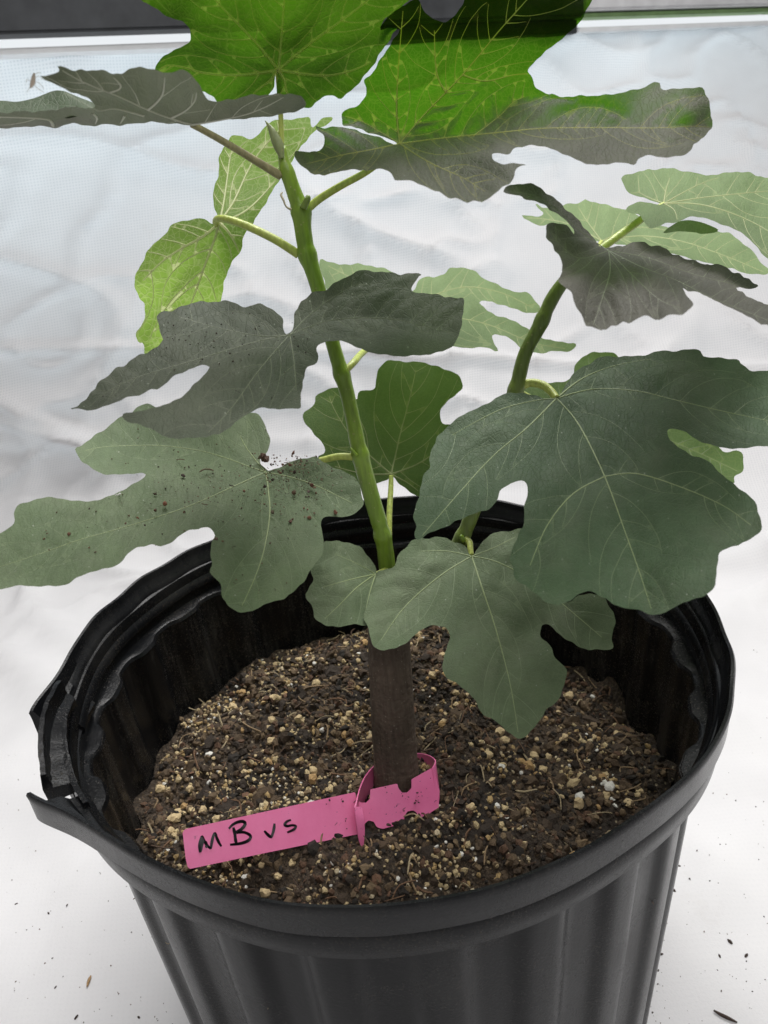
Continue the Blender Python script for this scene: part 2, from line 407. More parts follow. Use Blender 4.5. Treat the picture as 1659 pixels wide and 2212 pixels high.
# ------------------------------------------------------------------ setting: white fabric over floor and window
FZ = ZR - 0.22
WTOP = ZR + 0.3447
TL, TR_ = np.array([-.3798, .7207]), np.array([.7203, 1.1607])
FL, FR = np.array([-.5309, .655]), np.array([.47, .47])
def fab_row(s):
    return FL+(FR-FL)*s, TL+(TR_-TL)*s
def build_fabric():
    ns, nv = 300, 300
    S = np.linspace(-1.1, 1.9, ns)
    verts = []; uvs = []
    fsum = [0, .55, .80, .90, 1.0]
    V = np.zeros((nv, ns, 3)); UV = np.zeros((nv, ns, 2))
    for i, s in enumerate(S):
        f, t = fab_row(s)
        back = t-f; hl = np.linalg.norm(back); zt = WTOP+.10-FZ
        # profile in (distance behind the fold, height): floor, rounded fold, wall
        wall = np.array([hl*1.12, zt]); wl = np.linalg.norm(wall); wd = wall/wl
        ctrl = [(-1.9, 0), (-.16, 0)]
        for k in range(1, 8):
            q = k/8; a = np.array([-.16, 0]); b = np.array([0, 0.0]); e = wd*.16
            ctrl.append(tuple((1-q)**2*a+2*q*(1-q)*b+q*q*e))
        ctrl += [tuple(wd*.16), tuple(wall)]
        pr = np.array(ctrl); L_ = np.r_[0, np.cumsum(np.linalg.norm(np.diff(pr, axis=0), axis=1))]
        tt = np.r_[np.linspace(0, 1.74, 110, endpoint=False), np.linspace(1.74, L_[-1], nv-110)]
        h = np.interp(tt, L_, pr[:, 0]); z = np.interp(tt, L_, pr[:, 1])
        bd = back/hl if hl > .15 else np.array([0, 1.0])
        dirf = np.array([0.0, 1.0])
        for j in range(nv):
            d = h[j]
            b2 = bd if d > 0 else dirf
            V[j, i] = (f[0]+b2[0]*d, f[1]+b2[1]*d, FZ+z[j])
            UV[j, i] = (s*1.05, tt[j])
    # wrinkles along the normal
    gu = np.gradient(V, axis=1); gv = np.gradient(V, axis=0)
    nn = np.cross(gu, gv); nn /= np.linalg.norm(nn, axis=2)[:, :, None]+1e-12
    dis = np.zeros((nv, ns))
    for j in range(nv):
        for i in range(ns):
            u, v = UV[j, i]
            q = Vector((u*2.2, v*3.0, 1.7)); d = .006*noise.noise(q)
            r1 = 1-abs(noise.noise(Vector((u*5+3, v*7+1.3*u, .4)))); d += .016*(r1**9)
            r2 = 1-abs(noise.noise(Vector((u*9-v*4, v*10+u*3, 5.2)))); d += .010*(r2**12)
            d += .0012*noise.noise(Vector((u*45, v*45, 2)))
            dis[j, i] = d
    u, v = UV[:, :, 0], UV[:, :, 1]
    def crease(x0, y0, x1, y1, amp, w):
        a = np.array([x0, y0]); b = np.array([x1, y1]); ab = b-a
        t = np.clip(((u-x0)*ab[0]+(v-y0)*ab[1])/(ab@ab), 0, 1)
        dd = np.hypot(u-x0-t*ab[0], v-y0-t*ab[1]); return amp*np.exp(-(dd/w)**2)
    dis += crease(-.3, 2.12, 1.3, 2.10, .009, .008) + crease(-.3, 2.00, .7, 1.99, .006, .012)
    dis += crease(-.1, 2.10, .17, 1.98, .014, .010) + crease(.0, 2.03, .22, 1.96, .013, .009) + crease(.16, 2.07, .30, 1.93, .009, .008)
    dis += crease(-.15, 1.80, -.12, 2.0, .016, .025) + crease(-.05, 1.76, .02, 1.95, .012, .022)
    dis += crease(.7, 1.66, 1.4, 1.78, .012, .03) + crease(.75, 1.78, 1.4, 1.86, .010, .02)
    dis += crease(.35, 1.92, .75, 1.90, .006, .02)
    floorpart = np.clip((1.62-v)/.1, 0, 1)
    dis *= (1-.6*floorpart)
    V = V+nn*dis[:, :, None]
    faces = [(j*ns+i, j*ns+i+1, (j+1)*ns+i+1, (j+1)*ns+i) for j in range(nv-1) for i in range(ns-1)]
    ob = mesh_obj('fabric_backdrop', V.reshape(-1, 3), faces, M_FAB)
    uvl = ob.data.uv_layers.new(name='UVMap')
    idx = np.zeros(len(ob.data.loops), int); ob.data.loops.foreach_get('vertex_index', idx)
    uvl.data.foreach_set('uv', UV.reshape(-1, 2)[idx].ravel())
    tag(ob, kind='structure')
    return ob, V.reshape(-1, 3), faces
fabric, FV, FFc = build_fabric()
fab_bvh = BVHTree.FromPolygons([tuple(v) for v in FV], FFc)
def on_fabric(x, y):
    r = ray(x, y); h = fab_bvh.ray_cast(Vector(EYE), Vector(r).normalized())
    return h[0], h[1]

# window rail above the fabric
def rail_pt(s, off, z):
    d = TR_-TL; d /= np.linalg.norm(d); nrm = np.array([d[1], -d[0]])
    p = TL+(TR_-TL)*s+nrm*(off+.022)
    return np.array([p[0], p[1], z])
def rail_box(name, s0, s1, o0, o1, z0, z1, mat, parent, bev=.003):
    bm = bmesh.new()
    vs = [bm.verts.new(rail_pt(s, o, z)) for s in (s0, s1) for o in (o0, o1) for z in (z0, z1)]
    for f in ((0, 1, 3, 2), (4, 6, 7, 5), (0, 4, 5, 1), (2, 3, 7, 6), (0, 2, 6, 4), (1, 5, 7, 3)):
        bm.faces.new([vs[i] for i in f])
    bmesh.ops.recalc_face_normals(bm, faces=bm.faces)
    bmesh.ops.bevel(bm, geom=bm.edges, offset=bev, segments=2, affect='EDGES')
    me = bpy.data.meshes.new(name); bm.to_mesh(me); bm.free(); me.materials.append(mat)
    o = bpy.data.objects.new(name, me); C.objects.link(o); o.parent = parent
    o.matrix_parent_inverse = Matrix.Translation(-Vector(world_of(parent)))
    return o
M_SHADEF = simple_mat('shaded_grey_frame', (.050, .053, .057), .6, 30, .25, 0, .25)  # shade on the left rails, put into a darker frame colour
M_MAROON = simple_mat('maroon_board', (.02, .006, .008), .7, 60, .15, 0, .2)
M_GREYF = simple_mat('grey_frame', (.62, .62, .63), .5, 40, .1)
M_WHITEF = simple_mat('white_trim', (.88, .89, .9), .4, 40, .05)
M_GREENF = simple_mat('green_strip', (.16, .26, .10), .6, 60, .2)
M_PANE, _nt, _out = new_mat('daylit_glass_strip')
_em = N(_nt, 'ShaderNodeEmission'); _em.inputs[0].default_value = (.93, .97, 1, 1); _em.inputs[1].default_value = .9
L(_nt, _em.outputs[0], _out.inputs[0])
wf = empty('window_frame', rail_pt(.5, 0, WTOP))
tag(wf, 'window frame rails above the white fabric, grey, with shade painted into the darker left part', 'window frame')
rail_box('rail', -1.0, .64, -.01, .05, WTOP+.014, WTOP+.052, M_SHADEF, wf)
rail_box('rail', -1.0, .64, -.01, .036, WTOP+.055, WTOP+.092, M_SHADEF, wf)
rail_box('board', -1.0, .64, -.01, .025, WTOP+.095, WTOP+.30, M_MAROON, wf)
rail_box('rail', .645, 1.9, -.01, .04, WTOP+.023, WTOP+.050, M_GREYF, wf)
rail_box('rail', .645, 1.9, -.01, .028, WTOP+.053, WTOP+.30, M_GREYF, wf)
rail_box('weather_strip', .645, 1.9, -.01, .030, WTOP+.016, WTOP+.0215, M_GREENF, wf, .001)
rail_box('rail', .26, .642, -.01, .03, WTOP-.003, WTOP+.0135, M_SHADEF, wf, .001)
rail_box('glass_strip', -1.0, .258, -.01, .022, WTOP+.0055, WTOP+.0135, M_PANE, wf, .0015)
rail_box('glass_strip', .645, 1.9, -.01, .022, WTOP+.0055, WTOP+.0135, M_PANE, wf, .0015)
rail_box('trim', -1.0, .258, -.01, .027, WTOP-.0015, WTOP+.0045, M_WHITEF, wf, .0015)
rail_box('trim', .645, 1.9, -.01, .027, WTOP-.0015, WTOP+.0045, M_WHITEF, wf, .0015)

# ------------------------------------------------------------------ pot
NFL = 24
def flute(a):
    s = math.sin(a*NFL); return math.tanh(2.0*s)/math.tanh(2.0)
GAP0, GAP1 = math.radians(-166.5), math.radians(-146.0)      # torn stretch of the rim
def ring_mesh(prof, a0, a1, n, modfn=None, closed=False):
    """sweep a closed (r,z) profile round the axis"""
    V = []; Fc = []; m = len(prof)
    cnt = n if closed else n+1
    for i in range(cnt):
        a = a0+(a1-a0)*i/n
        for (r, z) in prof:
            dr, dz = modfn(a, r, z) if modfn else (0, 0)
            V.append(((r+dr)*math.cos(a), (r+dr)*math.sin(a), ZR+z+dz))
    for i in range(n):
        i2 = (i+1) % cnt
        for k in range(m):
            k2 = (k+1) % m
            Fc.append((i*m+k, i*m+k2, i2*m+k2, i2*m+k))
    if not closed:
        Fc.append(tuple(range(m))); Fc.append(tuple((cnt-1)*m+k for k in range(m-1, -1, -1)))
    return V, Fc
pot = empty('nursery_pot', (0, 0, FZ))
tag(pot, 'black plastic nursery pot with a torn rim on its left side', 'pot')
# body: fluted wall, open at the top
def body_mesh():
    n = NFL*24
    outer = [(.1255, -.216), (.1262, -.205), (.1290, -.165), (.1322, -.12), (.1350, -.08), (.1370, -.05), (.1380, -.036), (.1384, -.0285)]
    V = []; Fc = []
    prof = [('o',)+p for p in outer] + [('i', p[0]-.0018, p[1]) for p in reversed(outer)]
    m = len(prof)
    for i in range(n):
        a = 2*math.pi*i/n
        fl = flute(a)
        for (sd, r, z) in prof:
            k = 1.0
            rr = r+.0020*fl*k
            V.append((rr*math.cos(a), rr*math.sin(a), ZR+z))
    for i in range(n):
        i2 = (i+1) % n
        for k in range(m):
            k2 = (k+1) % m
            Fc.append((i*m+k, i*m+k2, i2*m+k2, i2*m+k))
    # floor of the pot
    cidx = len(V); V.append((0, 0, ZR-.214))
    for i in range(n):
        Fc.append((cidx, i*m+m-1, ((i+1) % n)*m+m-1))
    return V, Fc
def add_attr(ob, name, vals):
    a = ob.data.attributes.new(name, 'FLOAT', 'POINT'); a.data.foreach_set('value', list(vals))
def fix_normals(ob):
    bm = bmesh.new(); bm.from_mesh(ob.data); bmesh.ops.recalc_face_normals(bm, faces=bm.faces); bm.to_mesh(ob.data); bm.free()
def auto_sharp(ob, ang=35):
    bm = bmesh.new(); bm.from_mesh(ob.data)
    for e in bm.edges:
        if len(e.link_faces) == 2: e.smooth = e.calc_face_angle(0) < math.radians(ang)
    bm.to_mesh(ob.data); bm.free()
V, Fc = body_mesh()
ob = mesh_obj('body', V, Fc, M_POT, pot); fix_normals(ob); auto_sharp(ob, 50)
def dirt_of(v):
    r = math.hypot(v[0], v[1]); z = v[2]-ZR
    a = math.atan2(v[1], v[0])
    inner = 1.0
    return inner
add_attr(ob, 'dirt', [1.0 if (k % 16) >= 8 else .22 for k in range(len(V)-1)]+[1.0])
# ledge: scalloped shelf joining fluted wall to the smooth collar
def wob(a, r, z):
    return (.0007*math.sin(3*a+1)+.0005*math.sin(7*a), .0006*math.sin(5*a+.5)+.0004*math.sin(11*a))
n = NFL*20; V = []; Fc = []
for i in range(n):
    a = 2*math.pi*i/n; fl = flute(a)
    for (r, z, k) in ((.1362, -.0290, 1), (.1372, -.0272, .9), (.1412, -.0262, 0), (.1436, -.0262, 0), (.1432, -.0285, 0), (.1390, -.0305, 1)):
        d = wob(a, r, z)
        rr = r+.0021*fl*k+d[0]*(1-k); V.append((rr*math.cos(a), rr*math.sin(a), ZR+z+d[1]))
for i in range(n):
    for k in range(6):
        Fc.append((i*6+k, i*6+(k+1) % 6, ((i+1) % n)*6+(k+1) % 6, ((i+1) % n)*6+k))
ob = mesh_obj('ledge', V, Fc, M_POT, pot); fix_normals(ob); auto_sharp(ob, 40); add_attr(ob, 'dirt', [.5]*len(V))
# collar: the lower band of the rim, whole all round
collar = [(.1425, -.0268), (.1460, -.0268), (.1469, -.0256), (.1474, -.0168), (.1466, -.0152), (.1446, -.0146), (.1446, -.0106), (.1440, -.0102), (.1436, -.0120), (.1433, -.0140), (.1430, -.0225)]
V, Fc = ring_mesh(collar, 0, 2*math.pi, 440, wob, True)
ob = mesh_obj('collar', V, Fc, M_POT, pot); fix_normals(ob); auto_sharp(ob, 40); add_attr(ob, 'dirt', [.3]*len(V))
# inner ridge ring seen inside the collar
ridge = [(.1412, -.0205), (.1436, -.0215), (.1440, -.0165), (.1430, -.0155), (.1412, -.0180)]
V, Fc = ring_mesh(ridge, GAP1+.10, GAP0+2*math.pi-.02, 400, wob)
ob = mesh_obj('inner_ridge', V, Fc, M_POT, pot); fix_normals(ob); auto_sharp(ob, 40); add_attr(ob, 'dirt', [.4]*len(V))
# upper rim band, torn open on the left: both ends spring outwards
def rimmod(a, r, z):
    d0 = (GAP0+2*math.pi)-a; d1 = a-GAP1
    fl = .0095*math.exp(-(d0/.13)**1.5)+.0115*math.exp(-(d1/.11)**1.4)
    fl *= min(1, max(0, (r-.1444)/.0036))
    w = wob(a, r, z)
    nz = .0006*math.sin(23*a)*math.sin(4.1*a)
    return fl+w[0]+nz*.5, w[1]*1.3+nz-.002*math.exp(-(d0/.1)**2)+.001*math.exp(-(d1/.1)**2)
rim = [(.1442, -.0122), (.1450, -.0136), (.1484, -.0136), (.1494, -.0120), (.1498, -.0030), (.1502, -.0004), (.1496, .0006), (.1484, .0003), (.1478, -.0020), (.1472, -.0062), (.1460, -.0074), (.1454, -.0104), (.1442, -.0112)]
V, Fc = ring_mesh(rim, GAP1, GAP0+2*math.pi, 560, rimmod)
ob = mesh_obj('rim', V, Fc, M_POT, pot); fix_normals(ob); auto_sharp(ob, 40); add_attr(ob, 'dirt', [.15]*len(V))
# broken pieces of rim left standing in the tear
def shard(path, w, hgt, seed):
    """strip of plastic along a path: path in (angle deg, r, z)"""
    V = []; Fc = []; rr = random.Random(seed); n = len(path)
    for i, (ad, r, z) in enumerate(path):
        a = math.radians(ad)
        rin = -(r-.1438) if hgt > .01 else 0.0
        for (dr, dz) in ((rin, -.0005), (w, 0), (w*1.15, hgt*.5), (w*.9, hgt), (w*.9-.0018, hgt*.98), (w*.9-.0026 if hgt > .01 else -.0006, hgt*.45), (rin, hgt*.3)):
            j = rr.uniform(-.0002, .0002)
            V.append(((r+dr+j)*math.cos(a), (r+dr+j)*math.sin(a), ZR+z+dz+j))
    for i in range(n-1):
        for k in range(7):
            Fc.append((i*7+k, i*7+(k+1) % 7, (i+1)*7+(k+1) % 7, (i+1)*7+k))
    Fc.append(tuple(range(7))); Fc.append(tuple((n-1)*7+k for k in range(6, -1, -1)))
    return V, Fc
for nm, pth, w, h, sd in (
    ('rim_shard', [(-172, .1455, -.0125), (-168, .1468, -.0115), (-164, .1482, -.0112), (-160, .1492, -.0115), (-156, .1502, -.0122), (-152, .1512, -.013), (-149, .1520, -.0138)], .0032, .0135, 1),
    ('collar_shard', [(-176, .1395, -.0235), (-171, .1408, -.0225), (-166, .1418, -.022), (-160, .1422, -.0215), (-154, .142, -.0215), (-148, .1415, -.022), (-142, .141, -.0225), (-136, .1408, -.0225)], .0050, .0062, 2),
    ('collar_shard', [(-171, .1432, -.0165), (-166, .1445, -.0155), (-161, .1452, -.0155), (-156, .1452, -.016), (-150, .145, -.017), (-143, .1445, -.017)], .0012, .0085, 3)):
    p = catmull(pth, 4)
    V, Fc = shard([tuple(q) for q in p], w, h, sd)
    ob = mesh_obj(nm, V, Fc, M_POT, pot); fix_normals(ob); auto_sharp(ob, 40); add_attr(ob, 'dirt', [.5]*len(V))

# ------------------------------------------------------------------ soil
def soil_h(x, y):
    r = math.hypot(x, y)
    z = -.077+.008*noise.noise(Vector((x*22, y*22, 0)))+.0055*noise.noise(Vector((x*60, y*60, 3)))
    z += .0026*noise.noise(Vector((x*150, y*150, 7)))+.0012*noise.noise(Vector((x*420, y*420, 1)))
    z += .007*math.exp(-((x+.01)**2+(y+.045)**2)/.0028)
    z -= .006*max(0, (r-.095)/.03)*(1+.9*noise.noise(Vector((x*35, y*35, 21))))
    z -= .010*math.exp(-((x-.11)**2+(y-.03)**2)/.002)
    z -= .004*math.exp(-((x+.02)**2+(y-.035)**2)/.0004)
    return ZR+z
soil_root = empty('potting_soil', (0, 0, ZR-.08))
tag(soil_root, 'dark crumbly potting soil with perlite filling the black pot', 'soil')
nr, na = 120, 400; V = [(0, 0, soil_h(0, 0))]; Fc = []
for i in range(1, nr+1):
    for k in range(na):
        a = 2*math.pi*k/na; r = (.1326+.0024*flute(a))*i/nr; x, y = r*math.cos(a), r*math.sin(a); V.append((x, y, soil_h(x, y)))
for k in range(na): Fc.append((0, 1+k, 1+(k+1) % na))
for i in range(nr-1):
    for k in range(na):
        k2 = (k+1) % na; b = 1+i*na
        Fc.append((b+k, b+na+k, b+na+k2, b+k2))
mesh_obj('soil_surface', V, Fc, M_SOIL, soil_root)

ICO = None
def ico():
    global ICO
    if ICO is None:
        bm = bmesh.new(); bmesh.ops.create_icosphere(bm, subdivisions=1, radius=1)
        bm.verts.ensure_lookup_table()
        ICO = ([np.array(v.co) for v in bm.verts], [tuple(v.index for v in f.verts) for f in bm.faces]); bm.free()
    return ICO
ICO2 = None
def ico2():
    global ICO2
    if ICO2 is None:
        bm = bmesh.new(); bmesh.ops.create_icosphere(bm, subdivisions=2, radius=1)
        bm.verts.ensure_lookup_table()
        ICO2 = ([np.array(v.co) for v in bm.verts], [tuple(v.index for v in f.verts) for f in bm.faces]); bm.free()
    return ICO2
def rot_rand(r):
    q = np.array([r.gauss(0, 1) for _ in range(4)]); q /= np.linalg.norm(q); w, x, y, z = q
    return np.array([[1-2*(y*y+z*z), 2*(x*y-z*w), 2*(x*z+y*w)], [2*(x*y+z*w), 1-2*(x*x+z*z), 2*(y*z-x*w)], [2*(x*z-y*w), 2*(y*z+x*w), 1-2*(x*x+y*y)]])
class Clump:
    def __init__(s): s.v = []; s.f = []; s.c = []; s.n = 0
    def add(s, V, Fs, col):
        V = np.asarray(V); s.v.append(V); s.f += [tuple(i+s.n for i in f) for f in Fs]
        s.c += [(*col, 1)]*len(V); s.n += len(V)
    def lump(s, p, size, col, r, asp=(1, 1, 1), rough=.3):
        v, f = ico(); R_ = rot_rand(r)
        V = np.array([q*(1+r.uniform(-rough, rough)) for q in v])*np.array(asp)*size
        s.add(V@R_.T+np.asarray(p), f, col)
    def stick(s, a, b, rad, col, r, bend=.15):
        a = np.asarray(a, float); b = np.asarray(b, float); ln = np.linalg.norm(b-a)
        m = (a+b)/2+np.array([r.gauss(0, 1), r.gauss(0, 1), abs(r.gauss(0, .6))])*ln*bend
        V, Fs = frame_tube(catmull([a, m, b], 3), [rad*.6]+[rad]*5+[rad*.4], 4)
        s.add(np.array(V), Fs, col)
    def build(s, name, mat, parent=None, smooth=False):
        ob = mesh_obj(name, np.concatenate(s.v), s.f, mat, parent, smooth)
        ca = ob.data.color_attributes.new('Col', 'FLOAT_COLOR', 'POINT')
        ca.data.foreach_set('color', np.array(s.c).ravel()); return ob
sr = random.Random(11)
def soil_pos(r, rmax=.129):
    q = math.sqrt(r.random())*rmax; a = r.uniform(0, 2*math.pi); x, y = q*math.cos(a), q*math.sin(a)
    return x, y
cl = Clump()
browns = [(.03, .02, .013), (.055, .036, .022), (.085, .056, .032), (.13, .088, .05), (.02, .015, .011), (.18, .125, .07), (.11, .06, .035)]
for _ in range(9000):
    x, y = soil_pos(sr); s = sr.choice((.0006, .0008, .001, .0012, .0016, .0022))*sr.uniform(.8, 1.3)
    cl.lump((x, y, soil_h(x, y)+s*.3), s, sr.choice(browns), sr, (1, sr.uniform(.5, 1), sr.uniform(.4, 1)), .35)
for _ in range(700):      # coarse crumbs and clods
    x, y = soil_pos(sr, .126); s = sr.uniform(.0016, .0036); v, f = ico2(); R_ = rot_rand(sr); off = Vector((sr.uniform(0, 50), 0, 0))
    if noise.noise(Vector((x*30, y*30, 9))) < -.15: continue
    vv = np.array([q*(1+.5*noise.noise(Vector(q)*1.8+off)+.25*noise.noise(Vector(q)*5+off)) for q in v])*np.array([1, sr.uniform(.6, 1), sr.uniform(.4, .8)])*s
    cl.add(vv@R_.T+np.array([x, y, soil_h(x, y)]), f, sr.choice(browns[:5]))
for _ in range(150):      # clods
    x, y = soil_pos(sr, .122); s = sr.uniform(.0032, .0062); v, f = ico2(); R_ = rot_rand(sr); off = Vector((sr.uniform(0, 50), 7, 0))
    if math.hypot(x+.003, y+.028) < .018 or (y < -.03 and x < 0): continue
    vv = np.array([q*(1+.5*noise.noise(Vector(q)*1.6+off)+.35*noise.noise(Vector(q)*4+off)) for q in v])*np.array([1, sr.uniform(.6, 1), sr.uniform(.5, .8)])*s
    cl.add(vv@R_.T+np.array([x, y, soil_h(x, y)-s*.25]), f, sr.choice(browns[:3]))
cl.build('soil_crumbs', M_CRUMB, soil_root)['kind'] = 'stuff'
cl = Clump()
for _ in range(11000):
    x, y = soil_pos(sr); s = sr.uniform(.0005, .0011) if sr.random() < .8 else sr.uniform(.0010, .0019)
    if noise.noise(Vector((x*24, y*24, 14))) < sr.uniform(-.15, .5): continue
    k = sr.random(); col = (.55, .43, .24) if k < .45 else (.42, .29, .13) if k < .75 else (.60, .50, .33) if k < .92 else (.78, .76, .7)
    cl.lump((x, y, soil_h(x, y)+s*.6), s, col, sr, (1, sr.uniform(.6, 1), sr.uniform(.6, 1)), .3)
cl.build('perlite_grains', M_CRUMB, soil_root)['kind'] = 'stuff'
cl = Clump()
for _ in range(420):
    x, y = soil_pos(sr); a = sr.uniform(0, 6.28); ln = sr.uniform(.003, .013); z = soil_h(x, y)+.0012
    col = sr.choice([(.16, .09, .05), (.26, .18, .10), (.09, .055, .035), (.35, .28, .17)])
    cl.stick((x, y, z), (x+ln*math.cos(a), y+ln*math.sin(a), z+sr.uniform(-.0005, .003)), sr.uniform(.00015, .0005), col, sr)
cl.build('soil_fibres', M_CRUMB, soil_root)['kind'] = 'stuff'
# larger perlite pebbles, one object each
M_PER = [simple_mat('cream_perlite', (.60, .46, .26), .9, 700, .3, .0006), simple_mat('white_perlite', (.74, .72, .66), .9, 700, .25, .0006),
         simple_mat('ochre_perlite', (.45, .29, .13), .9, 700, .3, .0006), simple_mat('brown_bark_chip', (.16, .085, .05), .8, 500, .3, .0006)]
pm = []
for k in range(12):
    v, f = ico2(); r = random.Random(50+k)
    off = Vector((k*3.1, k*1.7, 0)); asp = np.array([1, r.uniform(.7, 1), r.uniform(.6, .95)])
    V = np.array([q*(1+.45*noise.noise(Vector(q)*1.5+off)+.3*noise.noise(Vector(q)*3.5+off)) for q in v])*asp
    me = bpy.data.meshes.new('perlite_pebble'); me.from_pydata(V.tolist(), [], f)
    mi = (0, 0, 0, 2, 1, 2, 2, 0, 0, 0, 0, 3)[k]
    me.materials.append(M_PER[mi]); pm.append(me)
for k in range(290):
    for _t in range(6):
        x, y = soil_pos(sr, .126)
        if noise.noise(Vector((x*26, y*26, 4))) > sr.uniform(-.35, .25): break
    if math.hypot(x+.003, y+.028) < .013: continue
    kind = sr.randrange(12); s = sr.choice((.0012, .0014, .0016, .0018, .0022, .0028))*sr.uniform(.85, 1.1)
    o = bpy.data.objects.new('bark_chip' if kind == 11 else 'perlite_pebble', pm[kind]); C.objects.link(o); o.parent = soil_root
    o.location = Vector((x, y, soil_h(x, y)+s*.45))-soil_root.location
    o.scale = (s, s, s*(.35 if kind == 11 else 1)); o.rotation_euler = (sr.uniform(-.5, .5), sr.uniform(-.5, .5), sr.uniform(0, 6.28))

# ------------------------------------------------------------------ fig plant
plant = empty('fig_plant', (-.003, -.026, ZR-.078))
tag(plant, 'young fig plant with lobed green leaves growing in the black pot', 'plant')
def tube_obj(name, pts, mat, parent, sides=12, sub=5, nodes=(), jitter=0.0, stretch=1.0):
    """pts: (x, y, depth, width in frame units) -> tapered tube"""
    p = np.array([[*P3(x, y, d), w*d/F/2] for (x, y, d, w) in pts])
    q = catmull(p, sub); rad = q[:, 3].copy()
    s = np.r_[0, np.cumsum(np.linalg.norm(np.diff(q[:, :3], axis=0), axis=1))]
    if len(nodes):
        q = resample(q, .0012); rad = q[:, 3].copy()
        s = np.r_[0, np.cumsum(np.linalg.norm(np.diff(q[:, :3], axis=0), axis=1))]
        for (x, y, d) in nodes:
            c0 = P3(x, y, d); i = np.argmin(np.linalg.norm(q[:, :3]-c0, axis=1))
            rad *= 1+.13*np.exp(-((s-s[i])/.0022)**2)-.06*np.exp(-((s-s[i]-.004)/.0015)**2)
    V, Fc = frame_tube(q[:, :3], rad, sides, True, 1.0, jitter)
    return mesh_obj(name, V, Fc, mat, parent, True, q[0, :3])

stem1 = [(845, 1330, .335, 44), (838, 1240, .325, 37), (827, 1160, .318, 36), (800, 1064, .312, 36), (777, 979, .306, 37), (764, 914, .303, 32), (750, 850, .300, 32), (737, 804, .298, 35), (725, 764, .296, 31), (705, 690, .293, 32),
         (687, 622, .290, 33), (674, 580, .288, 35), (663, 547, .287, 39), (655, 500, .285, 37), (650, 455, .283, 42), (637, 420, .281, 34), (625, 385, .279, 31), (614, 352, .277, 26), (609, 318, .276, 19)]
stem2 = [(862, 1350, .338, 42), (930, 1260, .330, 36), (990, 1175, .322, 32), (1020, 1110, .317, 32), (1075, 960, .306, 31), (1112, 850, .298, 33), (1134, 765, .293, 30), (1165, 705, .290, 31), (1196, 640, .287, 30), (1235, 590, .284, 24), (1290, 545, .282, 17)]
trunk = [(858, 1745, .374, 118), (857, 1692, .366, 102), (855, 1650, .361, 96), (852, 1600, .356, 95), (846, 1500, .347, 94), (841, 1400, .339, 92), (838, 1330, .334, 86), (840, 1290, .331, 66), (841, 1275, .330, 30)]
tube_obj('trunk', trunk, M_BARK, plant, 24, 6, (), .012)
def dep(stem, x, y):
    return min(stem, key=lambda s: abs(s[1]-y))[2]
tube_obj('stem', stem1, M_STEM, plant, 14, 5, [(827, 1160, .318), (777, 983, .306), (738, 808, .298), (664, 552, .287), (650, 455, .283), (619, 370, .278)])
tube_obj('stem', stem2, M_STEMD, plant, 14, 5, [(1000, 1160, .320), (1114, 840, .298), (1175, 690, .289)])
tube_obj('bud', [(609, 342, .274, 8), (604, 322, .2735, 21), (597, 303, .273, 23), (588, 284, .2725, 16), (579, 269, .272, 7), (573, 261, .272, 2)], M_BUD, plant)
tube_obj('stipule', [(628, 452, .276, 6), (618, 446, .274, 4), (612, 432, .273, 5), (607, 421, .273, 5), (611, 415, .273, 2)], simple_mat('dry_stipule', (.45, .40, .28), .7), plant, 5)
tube_obj('leaf_scar', [(655, 450, .279, 16), (661, 437, .278, 15), (665, 428, .277, 13), (663, 424, .277, 9)], M_STEMD, plant, 8)
tube_obj('leaf_scar', [(770, 984, .302, 9), (761, 974, .301, 9), (757, 968, .301, 5)], M_STEM, plant, 8)
tube_obj('leaf_scar', [(1002, 1168, .317, 12), (997, 1160, .316, 11), (994, 1156, .316, 6)], M_STEM, plant, 8)

TOPD = leaf_mat('leaf_dark_top', (.060, .094, .054), (.12, .15, .085), (.18, .24, .13), (.07, .15, .02), .12, .16, .12, 0, .5)
TOPM = leaf_mat('leaf_mid_top', (.116, .156, .088), (.12, .16, .085), (.28, .34, .20), (.08, .18, .03), .12, .20, .15, 0, .65)
TOPG = leaf_mat('leaf_grey_top', (.066, .079, .056), (.12, .14, .09), (.16, .17, .13), (.05, .10, .015), .08, .18, .10, 0, .5)
TOPB = leaf_mat('leaf_brownish_top', (.047, .042, .032), (.12, .13, .08), (.14, .135, .09), (.080, .24, .008), .30, .14, .12, .97, .2, vt=.42, vtcol=(.50, .62, .08))
TOPR = leaf_mat('leaf_droop_top', (.046, .044, .034), (.05, .07, .03), (.12, .12, .09), (.05, .10, .015), .08, .12, .10, 0, .3)
UNDB = leaf_mat('leaf_backlit_under', (.055, .08, .035), (.026, .042, .010), (.14, .19, .04), (.062, .175, .006), .55, .05, .25, .30, 0, vt=.40, vtcol=(.34, .48, .08))
UNDG = leaf_mat('leaf_grey_under', (.025, .05, .014), (.185, .19, .145), (.36, .36, .28), (.03, .08, .01), .08, .12, .12, 0, 0)
UNDY = leaf_mat('leaf_pale_under', (.06, .09, .04), (.10, .16, .040), (.46, .52, .26), (.34, .55, .09), .62, .10, .70, .14, 0, cell=400, vt=.85, vtcol=(.78, .86, .42))
BACK = leaf_mat('leaf_back_green', (.080, .120, .048), (.12, .16, .08), (.26, .34, .13), (.17, .34, .05), .38, .12, .2, 0, .2, vt=.6)
PALE = leaf_mat('leaf_pale_green', (.16, .22, .115), (.16, .21, .115), (.40, .46, .25), (.30, .46, .16), .48, .25, .14, 0, 0, vt=.25)
V_TOP = vein_mat('vein_top', (.27, .33, .16), (.25, .35, .08), .15)
V_SIDE = vein_mat('vein_side', (.18, .23, .125), (.2, .3, .06), .15)
V_SOFT = vein_mat('vein_soft', (.14, .16, .10), (.15, .22, .04), .12)
V_LIT = vein_mat('vein_backlit', (.34, .42, .10), (.80, .88, .18), .45, .58)
